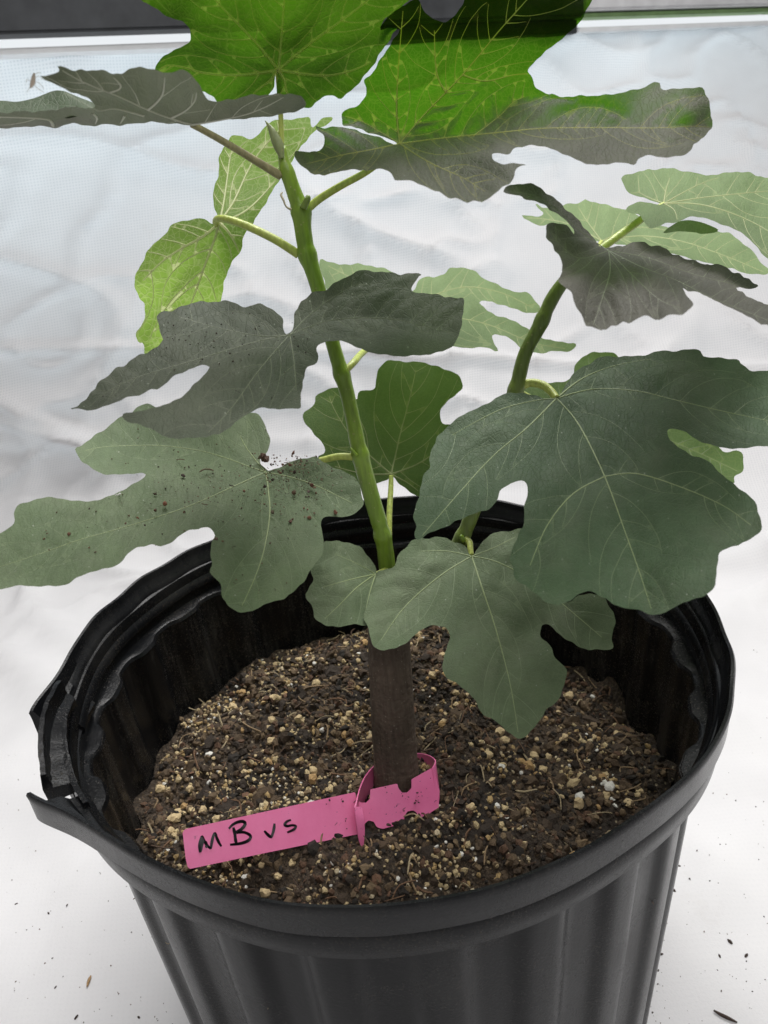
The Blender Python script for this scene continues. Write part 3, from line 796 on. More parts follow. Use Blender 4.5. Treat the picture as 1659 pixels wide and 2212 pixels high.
V_GREY = vein_mat('vein_pale_grey', (.56, .56, .46), (.3, .32, .16), .1)
V_BROWN = vein_mat('vein_brown_grey', (.34, .33, .14), (.85, .85, .16), .45, .50)
V_PALE = vein_mat('vein_cream', (.58, .60, .36), (.8, .85, .4), .35, .4)

def leaf(label, outline, ctrl, veins, mat, vmat, under=False, step=7.0, vw=5.0, sec=46.0, secw=.42, quilt=.0006, ripple=.0012,
         patches=(), petiole=None, pmat=None, cren=1.0, seed=0, secang=52, secmax=190, fold=.0016):
    rr = random.Random(seed); S0 = TPS(ctrl)
    ph = [rr.uniform(0, 6.28) for _ in range(4)]
    def depth(x, y):
        x = np.asarray(x, float); y = np.asarray(y, float)
        return S0(x, y)+ripple*(np.sin(x/47+y/90+ph[0])+.7*np.sin(y/38-x/110+ph[1])+.5*np.sin(x/23+y/29+ph[2]))
    out = catmull(outline, 5, True); out = resample(np.vstack([out, out[:1]]), step*.8)[:-1]
    if cren > 0:     # shallow uneven teeth along the margin
        t = np.roll(out, -1, 0)-np.roll(out, 1, 0); t /= np.linalg.norm(t, axis=1)[:, None]+1e-9
        nn = np.stack([-t[:, 1], t[:, 0]], 1); k = np.arange(len(out))
        am = cren*(1.1*np.sin(k*.62+ph[0])+.8*np.sin(k*.27+ph[1])+.7*np.sin(k*1.3+ph[3]))
        out = out+nn*am[:, None]
    mains = [resample(catmull(v, 6), 4.0) for v in veins]
    att = np.array(veins[0][0], float)
    # side veins
    secs = []
    mp = np.vstack(mains); onx = np.roll(out, -1, 0)
    for vi, v in enumerate(mains):
        s = np.r_[0, np.cumsum(np.linalg.norm(np.diff(v, axis=0), axis=1))]; tot = s[-1]
        pos = sec*.6
        side = 1
        while pos < tot*.96:
            i = int(np.searchsorted(s, pos)); i = min(i, len(v)-2)
            t = v[i+1]-v[max(i-1, 0)]; ang0 = math.atan2(t[1], t[0])
            for sd in (1, -1):
                jj = min(len(v)-2, max(1, i+rr.randint(-3, 3)))
                a = ang0+sd*math.radians(secang+rr.uniform(-14, 14)); p = v[jj].copy(); pl = [p.copy()]; ln = 0
                while ln < secmax:
                    a -= sd*rr.uniform(-.02, .075); p = p+5*np.array([math.cos(a), math.sin(a)]); ln += 5
                    if not inside1(p, out, onx): break
                    dm = np.hypot(mp[:, 0]-p[0], mp[:, 1]-p[1])
                    if ln > 14 and dm.min() < 7: break
                    if secs and ln > 10:
                        if any(np.hypot(q[:, 0]-p[0], q[:, 1]-p[1]).min() < 6 for q in secs if np.hypot(*(q[len(q)//2]-p)) < 130): 
                            pl.append(p.copy()); break
                    pl.append(p.copy())
                if len(pl) > 4: secs.append(np.array(pl))
            pos += sec*rr.uniform(.8, 1.2)
    vp = np.vstack([mp]+secs) if secs else mp
    # depth of origin used for metric texture coordinates
    d0 = float(depth([att[0]], [att[1]])[0]); k_uv = d0/F
    sign = -1.0 if under else 1.0
    allV = []; allF = []; allUV = []; allD = []
    def blade(poly, dfun, useq=True, flip=False):
        x0, y0 = poly.min(0); x1, y1 = poly.max(0)
        gx, gy = np.meshgrid(np.arange(x0, x1, step), np.arange(y0, y1, step*.866))
        gx = gx+(np.arange(gx.shape[0]) % 2)[:, None]*step/2
        px, py = gx.ravel(), gy.ravel()
        m = inside(px, py, poly); px, py = px[m], py[m]
        if len(px):
            dmin = np.full(len(px), 1e9)
            for ch in range(0, len(poly), 200):
                dmin = np.minimum(dmin, np.hypot(px[:, None]-poly[None, ch:ch+200, 0], py[:, None]-poly[None, ch:ch+200, 1]).min(1))
            for ch in range(0, len(vp), 300):
                dmin = np.minimum(dmin, np.hypot(px[:, None]-vp[None, ch:ch+300, 0], py[:, None]-vp[None, ch:ch+300, 1]).min(1))
            m = dmin > step*.55; px, py = px[m], py[m]
        vq = vp[inside(vp[:, 0], vp[:, 1], poly)]
        if len(vq):
            dq = np.full(len(vq), 1e9)
            for ch in range(0, len(poly), 200):
                dq = np.minimum(dq, np.hypot(vq[:, None, 0]-poly[None, ch:ch+200, 0], vq[:, None, 1]-poly[None, ch:ch+200, 1]).min(1))
            vq = vq[dq > 1.5]
        pts = [Vector(p) for p in poly]+[Vector((a, b)) for a, b in zip(px, py)]+[Vector(q) for q in vq]
        r = delaunay_2d_cdt(pts, [], [list(range(len(poly)))], 1, 1e-4)
        xy = np.array([(v.x, v.y) for v in r[0]]); fcs = [tuple(f) for f in r[2]]
        d = dfun(xy[:, 0], xy[:, 1]); X = P3a(xy[:, 0], xy[:, 1], d)
        e = 2.0
        Xa = P3a(xy[:, 0]+e, xy[:, 1], dfun(xy[:, 0]+e, xy[:, 1])); Xb = P3a(xy[:, 0], xy[:, 1]+e, dfun(xy[:, 0], xy[:, 1]+e))
        nn = np.cross(Xa-X, Xb-X); nn /= np.linalg.norm(nn, axis=1)[:, None]
        view = EYE-X; nn *= np.sign((nn*view).sum(1))[:, None]
        dist = np.full(len(xy), 1e9)
        for ch in range(0, len(vp), 300):
            dist = np.minimum(dist, np.hypot(xy[:, None, 0]-vp[None, ch:ch+300, 0], xy[:, None, 1]-vp[None, ch:ch+300, 1]).min(1))
        dmn = np.full(len(xy), 1e9)
        for ch in range(0, len(mp), 300):
            dmn = np.minimum(dmn, np.hypot(xy[:, None, 0]-mp[None, ch:ch+300, 0], xy[:, None, 1]-mp[None, ch:ch+300, 1]).min(1))
        vd = np.minimum(dmn, dist*2.8)
        if useq:
            bul = quilt*(1-np.exp(-(dist/13.0)**1.3))
            bul = bul+fold*(1-np.exp(-(dmn/42.0)**1.6))
            X = X+nn*(sign*bul)[:, None]
        b = sum(len(v) for v in allV)
        fl = []
        for f in fcs:
            a_, b_, c_ = f[:3]; g = np.cross(X[b_]-X[a_], X[c_]-X[a_])
            okk = ((np.dot(g, nn[a_])*sign) > 0) != flip
            f2 = f if okk else tuple(reversed(f)); fl.append(tuple(i+b for i in f2))
        allV.append(X); allF.extend(fl); allUV.append((xy-att)*k_uv); allD.append(np.clip(vd/30.0, 0, 1))
    blade(out, depth)
    for (pp, pc, *fl_) in patches:
        S1 = TPS(pc); q = catmull(pp, 5, True); q = resample(np.vstack([q, q[:1]]), step*.8)[:-1]
        blade(q, lambda x, y: S1(x, y), True, bool(fl_))
    VV = np.vstack(allV); org = P3(att[0], att[1], d0)
    ob = mesh_obj('leaf', VV, allF, mat, plant, True, org)
    uvl = ob.data.uv_layers.new(name='UVMap'); uvv = np.vstack(allUV)
    idx = np.zeros(len(ob.data.loops), int); ob.data.loops.foreach_get('vertex_index', idx)
    uvl.data.foreach_set('uv', uvv[idx].ravel()); add_attr(ob, 'veindist', np.concatenate(allD))
    if label: ob['label'] = label
    # veins as raised ribs
    def rib(line, w0, w1):
        d = depth(line[:, 0], line[:, 1]); X = P3a(line[:, 0], line[:, 1], d); e = 2.0
        Xa = P3a(line[:, 0]+e, line[:, 1], depth(line[:, 0]+e, line[:, 1])); Xb = P3a(line[:, 0], line[:, 1]+e, depth(line[:, 0], line[:, 1]+e))
        nn = np.cross(Xa-X, Xb-X); nn /= np.linalg.norm(nn, axis=1)[:, None]; nn *= np.sign((nn*(EYE-X)).sum(1))[:, None]
        dmr = np.hypot(line[:, None, 0]-mp[None, :, 0], line[:, None, 1]-mp[None, :, 1]).min(1)
        X = X+nn*(sign*fold*(1-np.exp(-(dmr/42.0)**1.6)))[:, None]
        T = np.gradient(X, axis=0); T /= np.linalg.norm(T, axis=1)[:, None]+1e-12
        B = np.cross(nn, T); n_ = len(X)
        w = np.linspace(w0, w1, n_)*d/F/2
        # profile across the vein, on both sides of the blade
        V = np.stack([X+B*w[:, None], X+nn*(w*.75)[:, None], X-B*w[:, None], X-nn*(w*.75)[:, None]], 1).reshape(-1, 3)
        Fs = []
        for i in range(n_-1):
            for k in range(4): Fs.append((i*4+k, i*4+(k+1) % 4, (i+1)*4+(k+1) % 4, (i+1)*4+k))
        Fs += [(0, 1, 2, 3), ((n_-1)*4+3, (n_-1)*4+2, (n_-1)*4+1, (n_-1)*4)]
        return V, Fs
    for v in mains:
        m_in = inside(v[:, 0], v[:, 1], out); last = np.nonzero(m_in)[0]
        v = v[:last[-1]+1] if len(last) > 3 else v
        V, Fs = rib(v, vw, vw*.3); mesh_obj('vein', V, Fs, vmat, ob, True, org)
    if secs:
        VV = []; FF = []; nb = 0
        for q in secs:
            if len(q) < 3: continue
            V, Fs = rib(q, vw*secw, vw*secw*.4); VV.append(V); FF += [tuple(i+nb for i in f) for f in Fs]; nb += len(V)
        o2 = mesh_obj('side_veins', np.vstack(VV), FF, V_SIDE if vmat == V_TOP else vmat, ob, True, org); o2['kind'] = 'stuff'
    if petiole:
        tube_obj('petiole', petiole, pmat or M_PET, ob, 10, 6)
    ob['_n'] = 0; del ob['_n']
    return ob, depth

# --- leaves, top to bottom
o_L1 = c(1, (615, 0), (640, 25), (700, 55), (760, 80), (805, 110), (820, 140), (815, 175), (790, 200), (745, 220), (705, 240), (675, 280), (662, 318),
         (680, 365), (740, 405), (830, 415), (880, 402), (903, 410), (925, 425), (940, 447), (990, 462), (1060, 452), (1120, 432), (1160, 410), (1180, 370), (1190, 318),
         (1198, 335), (1194, 380), (1194, 415), (1210, 440), (1260, 455), (1330, 466), (1365, 438), (1400, 420), (1440, 413), (1475, 428), (1500, 410), (1560, 350), (1605, 296), (1645, 235)) \
     + [(850, 80), (862, 66), (845, 66), (828, 70), (826, 62), (840, 38), (880, 12), (900, -20), (890, -70), (820, -150), (720, -110), (625, -230), (510, -120), (400, -160), (340, -60)]
leaf('translucent green top leaf seen from below with radiating veins', o_L1,
     [(600, 155, .262), (330, 160, .262), (720, 205, .262), (480, 225, .265), (310, 0, .252), (600, 0, .250), (880, 10, .250), (830, 120, .258), (620, -230, .215), (400, -150, .228), (850, -140, .228)],
     [c(1, (1203, 303), (1212, 200), (1222, 80), (1228, 0), (1240, -250)), c(1, (1203, 303), (1290, 228), (1390, 150), (1460, 100), (1590, 0), (1700, -110)),
      c(1, (1203, 303), (1120, 200), (1020, 95), (930, 0), (830, -120)), c(1, (1203, 303), (1100, 318), (1000, 325), (880, 315), (790, 290), (725, 283), (690, 300)),
      c(1, (1203, 303), (1320, 320), (1420, 326), (1520, 305), (1600, 270)), c(1, (1203, 303), (1165, 350), (1110, 390), (1080, 425)), c(1, (1203, 303), (1230, 350), (1240, 400), (1280, 430))],
     UNDB, V_LIT, under=True, vw=8.0, sec=52, secw=.38, seed=1, quilt=.0004,
     petiole=[(608, 312, .275, 13), (607, 262, .272, 11), (604, 210, .268, 11), (601, 156, .2635, 13)], pmat=M_PET)

o_L2 = c(1, (190, 350), (258, 312), (254, 292), (275, 290), (320, 310), (420, 318), (520, 322), (640, 320), (740, 320), (800, 330), (850, 360), (870, 395), (890, 435), (930, 452), (1010, 445),
         (1100, 425), (1180, 412), (1230, 408), (1260, 415), (1310, 450), (1325, 475), (1310, 495), (1250, 510), (1100, 517), (960, 522), (850, 540), (700, 541), (500, 548), (300, 555), (100, 563), (0, 570),
         (-120, 576), (-130, 500), (0, 490), (200, 488), (390, 472), (410, 450), (350, 420), (250, 375))
leaf('grey leaf seen edge-on from below at the upper left', o_L2,
     [(415, 270, .245), (130, 148, .185), (330, 160, .190), (425, 180, .195), (620, 208, .215), (660, 238, .235), (100, 180, .183), (0, 283, .235), (-60, 286, .235), (200, 276, .242), (0, 247, .212), (200, 240, .213), (520, 259, .243)],
     [c(1, (830, 538), (720, 505), (620, 466), (520, 420), (430, 385), (340, 345), (270, 305)), c(1, (830, 538), (950, 518), (1060, 495), (1140, 465), (1190, 440), (1225, 420)),
      c(1, (640, 475), (680, 440), (705, 400), (712, 335)), c(1, (740, 510), (800, 480), (840, 440), (850, 400)), c(1, (470, 400), (515, 385), (520, 365), (490, 335)),
      c(1, (620, 500), (500, 470), (430, 478), (380, 455), (280, 400)), c(1, (540, 500), (520, 535)), c(1, (400, 490), (420, 510), (412, 535)), c(1, (230, 545), (215, 520), (160, 510), (0, 505), (-80, 503))],
     UNDG, V_GREY, under=True, vw=7.5, sec=64, secw=.32, seed=2, ripple=.0006, secang=40, quilt=.0004,
     patches=[(c(1, (0, 413), (60, 418), (120, 405), (180, 385), (240, 380), (330, 412), (430, 450), (400, 480), (200, 495), (0, 497), (-130, 500), (-130, 420)),
               [(0, 206, .245), (120, 190, .245), (200, 240, .228), (0, 246, .228), (-60, 250, .228)], True)],
     petiole=[(606, 380, .278, 19), (560, 352, .272, 17), (490, 310, .260, 15), (440, 282, .250, 14), (415, 269, .2455, 14)], pmat=M_PETB)

o_L4 = c(1, (942, 950), (930, 900), (918, 860), (918, 810), (935, 770), (940, 720), (950, 660), (985, 600), (1000, 580), (1040, 578), (1080, 592), (1110, 578), (1140, 545), (1170, 520), (1230, 512), (1300, 498),
         (1340, 495), (1352, 540), (1400, 492), (1437, 488), (1432, 510), (1380, 542), (1340, 572), (1290, 640), (1240, 720), (1190, 800), (1150, 870), (1100, 960), (1060, 1020), (1040, 1085), (1000, 1150), (965, 1240), (940, 1330),
         (900, 1400), (800, 1440), (700, 1500), (625, 1542), (605, 1482), (585, 1478), (580, 1440), (610, 1380), (614, 1318), (592, 1292), (577, 1230), (580, 1180), (608, 1130), (620, 1090), (640, 1060), (690, 1022), (725, 970), (780, 945), (850, 935), (885, 948), (925, 968))
leaf('bright yellow-green backlit leaf behind the main stem', o_L4,
     [(472, 480, .300), (460, 420, .325), (500, 290, .345), (600, 265, .345), (715, 246, .350), (560, 460, .318), (500, 620, .325), (400, 480, .325), (300, 580, .350), (310, 760, .362), (450, 690, .345)],
     [c(1, (948, 962), (1010, 870), (1070, 740), (1120, 660), (1170, 600), (1230, 540)), c(1, (948, 962), (965, 880), (980, 780), (992, 690), (1010, 620)), c(1, (948, 962), (1040, 925), (1110, 870), (1190, 780)),
      c(1, (948, 962), (925, 1040), (880, 1160), (830, 1300), (780, 1420)), c(1, (948, 962), (880, 1020), (790, 1070), (700, 1130), (620, 1210)), c(1, (948, 962), (985, 1000), (1015, 1050), (1032, 1090))],
     UNDY, V_PALE, under=True, vw=7.5, sec=40, secw=.45, seed=3, quilt=.0005,
     petiole=[(645, 550, .288, 19), (595, 518, .285, 18), (535, 489, .284, 17), (492, 474, .285, 16), (470, 473, .290, 15), (466, 482, .297, 13), (474, 487, .302, 8)], pmat=M_PET)

o_L3 = c(2, (322, 521), (300, 506), (240, 490), (180, 468), (135, 462), (125, 450), (130, 402), (185, 385), (206, 350), (210, 320), (206, 290), (240, 250), (280, 190), (320, 130), (331, 104), (300, 112), (270, 120), (280, 80), (330, 30), (380, 8),
         (402, 0), (415, 22), (440, 55), (485, 77), (520, 68), (548, 40), (566, 0), (600, -80), (720, -170), (860, -130), (980, -60), (1010, 0), (1008, 20), (985, 60), (960, 95), (930, 125), (870, 170), (820, 215), (794, 255), (810, 280), (820, 310), (842, 336),
         (880, 355), (950, 365), (1050, 365), (1130, 355), (1200, 343), (1222, 330), (1272, 322), (1284, 345), (1340, 345), (1400, 338), (1422, 355), (1440, 400), (1455, 460), (1430, 490), (1390, 530), (1350, 585), (1290, 600), (1230, 590), (1190, 605),
         (1170, 628), (1110, 620), (1040, 628), (970, 615), (920, 590), (870, 565), (810, 548), (770, 548), (742, 560), (730, 588), (700, 585), (672, 580), (674, 602), (700, 617), (745, 622), (785, 630), (748, 643), (742, 668), (710, 695), (680, 720), (640, 740), (570, 748), (520, 740), (470, 715),
         (420, 700), (370, 685), (325, 685), (318, 668), (300, 652), (270, 640), (200, 632), (150, 635), (100, 640), (50, 645), (5, 632), (-22, 612), (-44, 590), (-44, 562), (0, 562), (42, 545), (60, 522), (54, 500), (32, 482), (25, 468), (60, 480), (100, 473), (140, 467), (200, 486), (260, 508))
leaf('large leaf at upper right, lit through green above, dusty grey-brown below', o_L3,
     [(862, 313, .262), (745, 262, .268), (862, 62, .255), (1100, 20, .253), (1230, 30, .251), (960, -80, .247), (1140, 150, .259), (1010, 210, .262), (1150, 210, .262), (1420, 200, .262), (1480, 240, .246), (1532, 275, .250), (1470, 350, .222), (1290, 372, .218), (1100, 375, .210), (1000, 445, .196), (880, 410, .208), (640, 350, .238), (685, 290, .262), (1000, 300, .252), (1200, 290, .242)],
     [c(2, (333, 518), (322, 400), (328, 250), (338, 120), (345, 40)), c(2, (333, 518), (420, 415), (560, 268), (690, 112), (790, 0), (860, -90)), c(2, (333, 518), (500, 497), (700, 477), (850, 463), (1050, 460), (1250, 461), (1380, 455), (1445, 458)),
      c(2, (333, 518), (400, 562), (470, 600), (560, 640), (640, 690)), c(2, (333, 518), (270, 480), (200, 440), (140, 420)), c(2, (333, 518), (230, 540), (120, 560), (0, 590)),
      c(2, (500, 332), (475, 290), (462, 230), (458, 110)), c(2, (560, 270), (640, 292), (740, 270), (800, 265)), c(2, (600, 490), (690, 420), (740, 370), (780, 350))],
     TOPB, V_BROWN, vw=5.5, sec=36, secw=.36, seed=4, quilt=.0010,
     petiole=[(664, 452, .283, 18), (690, 430, .281, 17), (735, 402, .277, 16), (790, 372, .272, 15), (840, 335, .266, 13), (862, 315, .2625, 11)], pmat=M_PET)

o_L15 = c(2, (775, 780), (820, 780), (852, 771), (832, 756), (822, 740), (860, 752), (905, 760), (930, 740), (960, 737), (990, 730), (1000, 722), (1040, 735), (1090, 755), (1140, 762), (1180, 775), (1230, 800), (1300, 820), (1400, 830), (1500, 845), (1560, 880), (1600, 910), (1640, 955), (1662, 985),
          (1600, 991), (1530, 975), (1430, 952), (1350, 935), (1250, 905), (1150, 890), (1060, 875), (1000, 862), (940, 850), (880, 815), (840, 815), (800, 800))
leaf('pale green leaf behind the yellow petiole at the right edge', o_L15,
     [(1300, 525, .37), (1130, 470, .40), (1260, 435, .43), (1350, 455, .43), (1660, 590, .37), (1500, 510, .40), (1450, 560, .36)],
     [c(2, (1060, 868), (1010, 800), (975, 745)), c(2, (1060, 868), (1200, 850), (1350, 870), (1500, 920), (1640, 978)), c(2, (1060, 868), (950, 810), (860, 790), (790, 784)), c(2, (1060, 868), (1180, 820), (1300, 830))],
     PALE, V_PALE, vw=4, sec=34, seed=5, petiole=[(1240, 590, .288, 12), (1270, 560, .32, 10), (1299, 522, .369, 8)])

o_L14 = c(2, (1128, 658), (1150, 640), (1200, 625), (1260, 617), (1310, 615), (1360, 625), (1430, 632), (1500, 630), (1560, 630), (1659, 645), (1780, 660), (1830, 800), (1790, 940), (1720, 965), (1659, 950), (1630, 930), (1600, 890), (1560, 850), (1510, 826), (1470, 818),
          (1430, 800), (1380, 792), (1340, 800), (1290, 815), (1260, 836), (1230, 841), (1210, 825), (1190, 792), (1150, 780), (1150, 765), (1180, 742), (1220, 735), (1258, 736), (1282, 736), (1250, 726), (1200, 712), (1160, 700), (1137, 685))
leaf('pale green leaf cut off by the right edge of the picture', o_L14,
     [(1437, 440, .295), (1342, 395, .315), (1450, 370, .325), (1660, 385, .325), (1750, 430, .310), (1360, 465, .285), (1400, 500, .272), (1550, 480, .285), (1660, 565, .265), (1740, 560, .27)],
     [c(2, (1283, 734), (1290, 690), (1305, 640)), c(2, (1283, 734), (1350, 695), (1420, 660), (1480, 640)), c(2, (1283, 734), (1400, 715), (1530, 700), (1659, 688), (1760, 685)), c(2, (1283, 734), (1400, 735), (1520, 765), (1640, 820), (1740, 890)),
      c(2, (1283, 734), (1320, 755), (1332, 790)), c(2, (1283, 734), (1230, 712), (1190, 690))],
     PALE, V_PALE, vw=5, sec=38, seed=6,
     patches=[(c(2, (1265, 836), (1310, 808), (1370, 788), (1430, 795), (1480, 822), (1400, 834), (1330, 832)), [(1425, 500, .276), (1490, 474, .290), (1550, 490, .292), (1500, 500, .296)])],
     petiole=[(1282, 550, .283, 17), (1310, 529, .283, 17), (1345, 503, .285, 17), (1380, 478, .288, 16), (1415, 452, .293, 13), (1434, 441, .296, 10)], pmat=M_PET)

o_L13 = c(2, (693, 708), (715, 680), (745, 668), (790, 672), (830, 685), (870, 710), (910, 740), (940, 770), (980, 810), (1020, 850), (1058, 886), (1095, 895), (1150, 887), (1200, 885), (1260, 895), (1310, 920), (1360, 940), (1420, 955), (1480, 965), (1540, 990), (1590, 1015), (1620, 1040),
          (1585, 1046), (1545, 1042), (1560, 1062), (1600, 1090), (1659, 1110), (1740, 1140), (1780, 1200), (1720, 1210), (1659, 1187), (1600, 1165), (1520, 1120), (1460, 1085), (1412, 1053), (1380, 1058), (1346, 1046), (1360, 1075), (1386, 1108), (1370, 1132), (1330, 1150), (1280, 1170), (1220, 1168),
          (1180, 1185), (1120, 1190), (1060, 1200), (1020, 1190), (980, 1160), (950, 1130), (940, 1090), (910, 1065), (890, 1040), (896, 1010), (905, 980), (890, 920), (860, 870), (848, 830), (856, 811), (880, 808), (920, 818), (945, 842), (958, 856), (952, 832), (925, 800), (885, 770), (840, 745), (790, 725), (740, 710))
leaf('dark grey drooping leaf arching over the second stem', o_L13,
     [(1318, 540, .262), (1300, 530, .264), (1110, 412, .232), (1200, 455, .250), (1180, 490, .232), (1205, 600, .215), (1300, 718, .190), (1430, 690, .190), (1490, 665, .192), (1400, 600, .222), (1300, 600, .225), (1420, 540, .285), (1560, 590, .290), (1630, 623, .285), (1520, 630, .235), (1660, 690, .215), (1720, 715, .212), (1480, 600, .252)],
     [c(2, (1085, 903), (1200, 960), (1330, 1010), (1450, 1070), (1600, 1130), (1700, 1170)), c(2, (1085, 903), (1090, 980), (1060, 1080), (1030, 1170)), c(2, (1085, 903), (980, 830), (900, 755), (820, 705), (730, 690)),
      c(2, (1085, 903), (980, 930), (910, 880), (875, 830)), c(2, (1085, 903), (1230, 930), (1400, 990), (1590, 1035)), c(2, (1085, 903), (1180, 1000), (1270, 1080), (1350, 1110))],
     TOPR, V_SOFT, vw=3.0, sec=36, seed=7, quilt=.0011, petiole=[(1245, 585, .284, 14), (1275, 565, .278, 12), (1312, 545, .2635, 10)])

o_L8 = [(691, 564), (720, 570), (772, 575), (826, 585), (870, 605), (888, 634), (910, 606), (940, 600), (958, 597), (970, 585), (995, 582), (1025, 591), (1050, 606), (1085, 621), (1120, 636), (1138, 634), (1162, 660), (1166, 676), (1145, 679), (1095, 665), (1060, 655), (1036, 656), (1042, 667), (1072, 684), (1120, 702), (1180, 735),
        (1237, 744), (1240, 755), (1220, 763), (1190, 760), (1155, 766), (1120, 750), (1090, 728), (1068, 724), (1062, 735), (1071, 765), (1050, 758), (1027, 757), (985, 757), (900, 735), (800, 700), (720, 650), (698, 610)]
leaf('pale green leaf far behind, between the two stems', o_L8,
     [(860, 690, .36), (700, 570, .40), (995, 585, .43), (1160, 668, .42), (1235, 755, .39), (1050, 755, .36), (960, 660, .39)],
     [[(868, 690), (920, 648), (965, 628), (1020, 620), (1090, 635), (1150, 665)], [(868, 690), (960, 685), (1050, 700), (1150, 740), (1220, 753)], [(868, 690), (790, 620), (710, 575)]],
     PALE, V_PALE, vw=4, sec=36, seed=8, petiole=[(748, 800, .297, 14), (765, 782, .30, 15), (785, 760, .315, 14), (830, 725, .34, 11), (866, 692, .359, 9)], pmat=M_PET)

o_L12 = c(4, (800, 300), (870, 277), (940, 262), (975, 240), (985, 200), (1020, 172), (1065, 160), (1110, 160), (1135, 182), (1250, 300), (1400, 420), (1500, 505), (1545, 508), (1568, 530), (1570, 575), (1540, 590), (1533, 622), (1450, 620), (1300, 560), (1150, 500), (950, 420), (820, 340))
leaf('green leaf mostly hidden behind the big right-hand leaf', o_L12, [(1130, 845, .33), (1310, 765, .38), (1590, 1000, .36), (1560, 1045, .34), (1280, 920, .335)],
     [c(4, (900, 350), (1000, 250), (1080, 170)), c(4, (900, 350), (1150, 400), (1400, 500), (1550, 570))], BACK, V_TOP, vw=4, sec=36, seed=9, petiole=[(1120, 845, .299, 12), (1150, 860, .315, 10), (1188, 880, .331, 8)])

o_L5 = c(3, (1236, 318), (1228, 300), (1228, 270), (1205, 245), (1170, 220), (1130, 208), (1090, 216), (1060, 215), (1000, 195), (960, 190), (900, 198), (840, 192), (790, 205), (740, 225), (700, 236), (683, 260), (685, 300), (700, 345), (709, 362), (690, 385), (640, 405), (560, 450), (480, 500), (440, 530), (400, 575), (370, 610), (350, 640), (322, 660),
         (370, 646), (430, 650), (500, 636), (560, 615), (620, 590), (690, 570), (740, 530), (790, 490), (840, 468), (890, 463), (910, 475), (890, 510), (840, 570), (790, 620), (740, 645), (690, 660), (640, 680), (560, 690), (556, 712), (580, 732), (620, 745), (680, 765), (720, 785), (780, 800), (850, 790), (920, 765), (980, 740), (1010, 715), (1040, 690), (1100, 666), (1180, 660), (1285, 665),
         (1302, 640), (1305, 570), (1315, 510), (1330, 476), (1370, 455), (1380, 430), (1376, 402), (1400, 376), (1450, 365), (1500, 370)) \
     + [(780, 768), (830, 783), (885, 784), (950, 777), (983, 755), (995, 720), (1003, 678), (998, 655), (963, 650), (915, 644), (888, 635), (905, 612), (908, 606), (843, 599), (800, 592), (771, 591), (735, 610), (700, 630), (675, 638), (650, 663), (636, 690), (632, 712)]
_, dL5 = leaf('grey-green leaf with a narrow slit lobe in front of the main stem', o_L5,
     [(628, 722, .262), (480, 662, .285), (345, 690, .270), (165, 892, .232), (400, 780, .245), (280, 915, .212), (400, 960, .203), (640, 895, .222), (655, 790, .245), (770, 592, .270), (900, 606, .272), (1000, 660, .258), (900, 783, .236), (760, 745, .252), (800, 660, .264), (500, 800, .240)],
     [c(3, (1252, 319), (1170, 410), (1090, 510), (1020, 610), (960, 680), (900, 740)), c(3, (1252, 319), (1140, 325), (1000, 302), (880, 272), (770, 240)), c(3, (1252, 319), (1120, 345), (1000, 380), (800, 440), (600, 500), (470, 560), (390, 625)),
      c(3, (1252, 319), (1320, 290), (1420, 258), (1550, 245), (1700, 252), (1850, 285), (1950, 310)), c(3, (1252, 319), (1340, 230), (1450, 150), (1560, 90)), c(3, (1252, 319), (1270, 430), (1280, 560))],
     TOPG, V_SOFT, vw=4.4, sec=40, seed=10, quilt=.0010, petiole=[(714, 690, .292, 14), (690, 697, .286, 13), (655, 711, .275, 12), (632, 720, .2645, 10)])

o_L7 = c(4, (345, 588), (330, 600), (290, 615), (240, 630), (225, 600), (170, 585), (110, 560), (95, 530), (115, 510), (110, 480), (75, 440), (48, 405), (50, 375), (80, 340), (85, 315), (120, 290), (150, 283), (190, 300), (225, 330), (240, 300), (280, 295), (295, 270), (300, 230), (330, 197), (400, 192), (470, 200), (530, 225), (575, 240),
         (592, 285), (575, 310), (540, 330), (520, 355), (515, 390), (530, 412), (560, 412), (600, 425), (580, 480), (520, 560), (465, 650), (430, 655), (400, 640), (370, 612), (355, 592))
leaf('green upright leaf behind the main stem above the pot', o_L7, [(844, 1026, .352), (780, 1055, .36), (660, 910, .385), (830, 785, .40), (995, 840, .40), (960, 915, .385), (920, 1068, .362)],
     [c(4, (346, 582), (360, 520), (378, 440), (410, 320), (432, 220)), c(4, (346, 582), (270, 515), (200, 440), (150, 360), (130, 310)), c(4, (346, 582), (430, 550), (500, 505), (560, 440)), c(4, (346, 582), (250, 580), (150, 555)), c(4, (346, 582), (400, 610), (440, 640))],
     BACK, V_PALE, vw=4.6, sec=40, seed=11, petiole=[(840, 1260, .335, 14), (840, 1180, .338, 14), (841, 1110, .343, 13), (844, 1060, .349, 12), (845, 1028, .3525, 10)], pmat=M_PET)

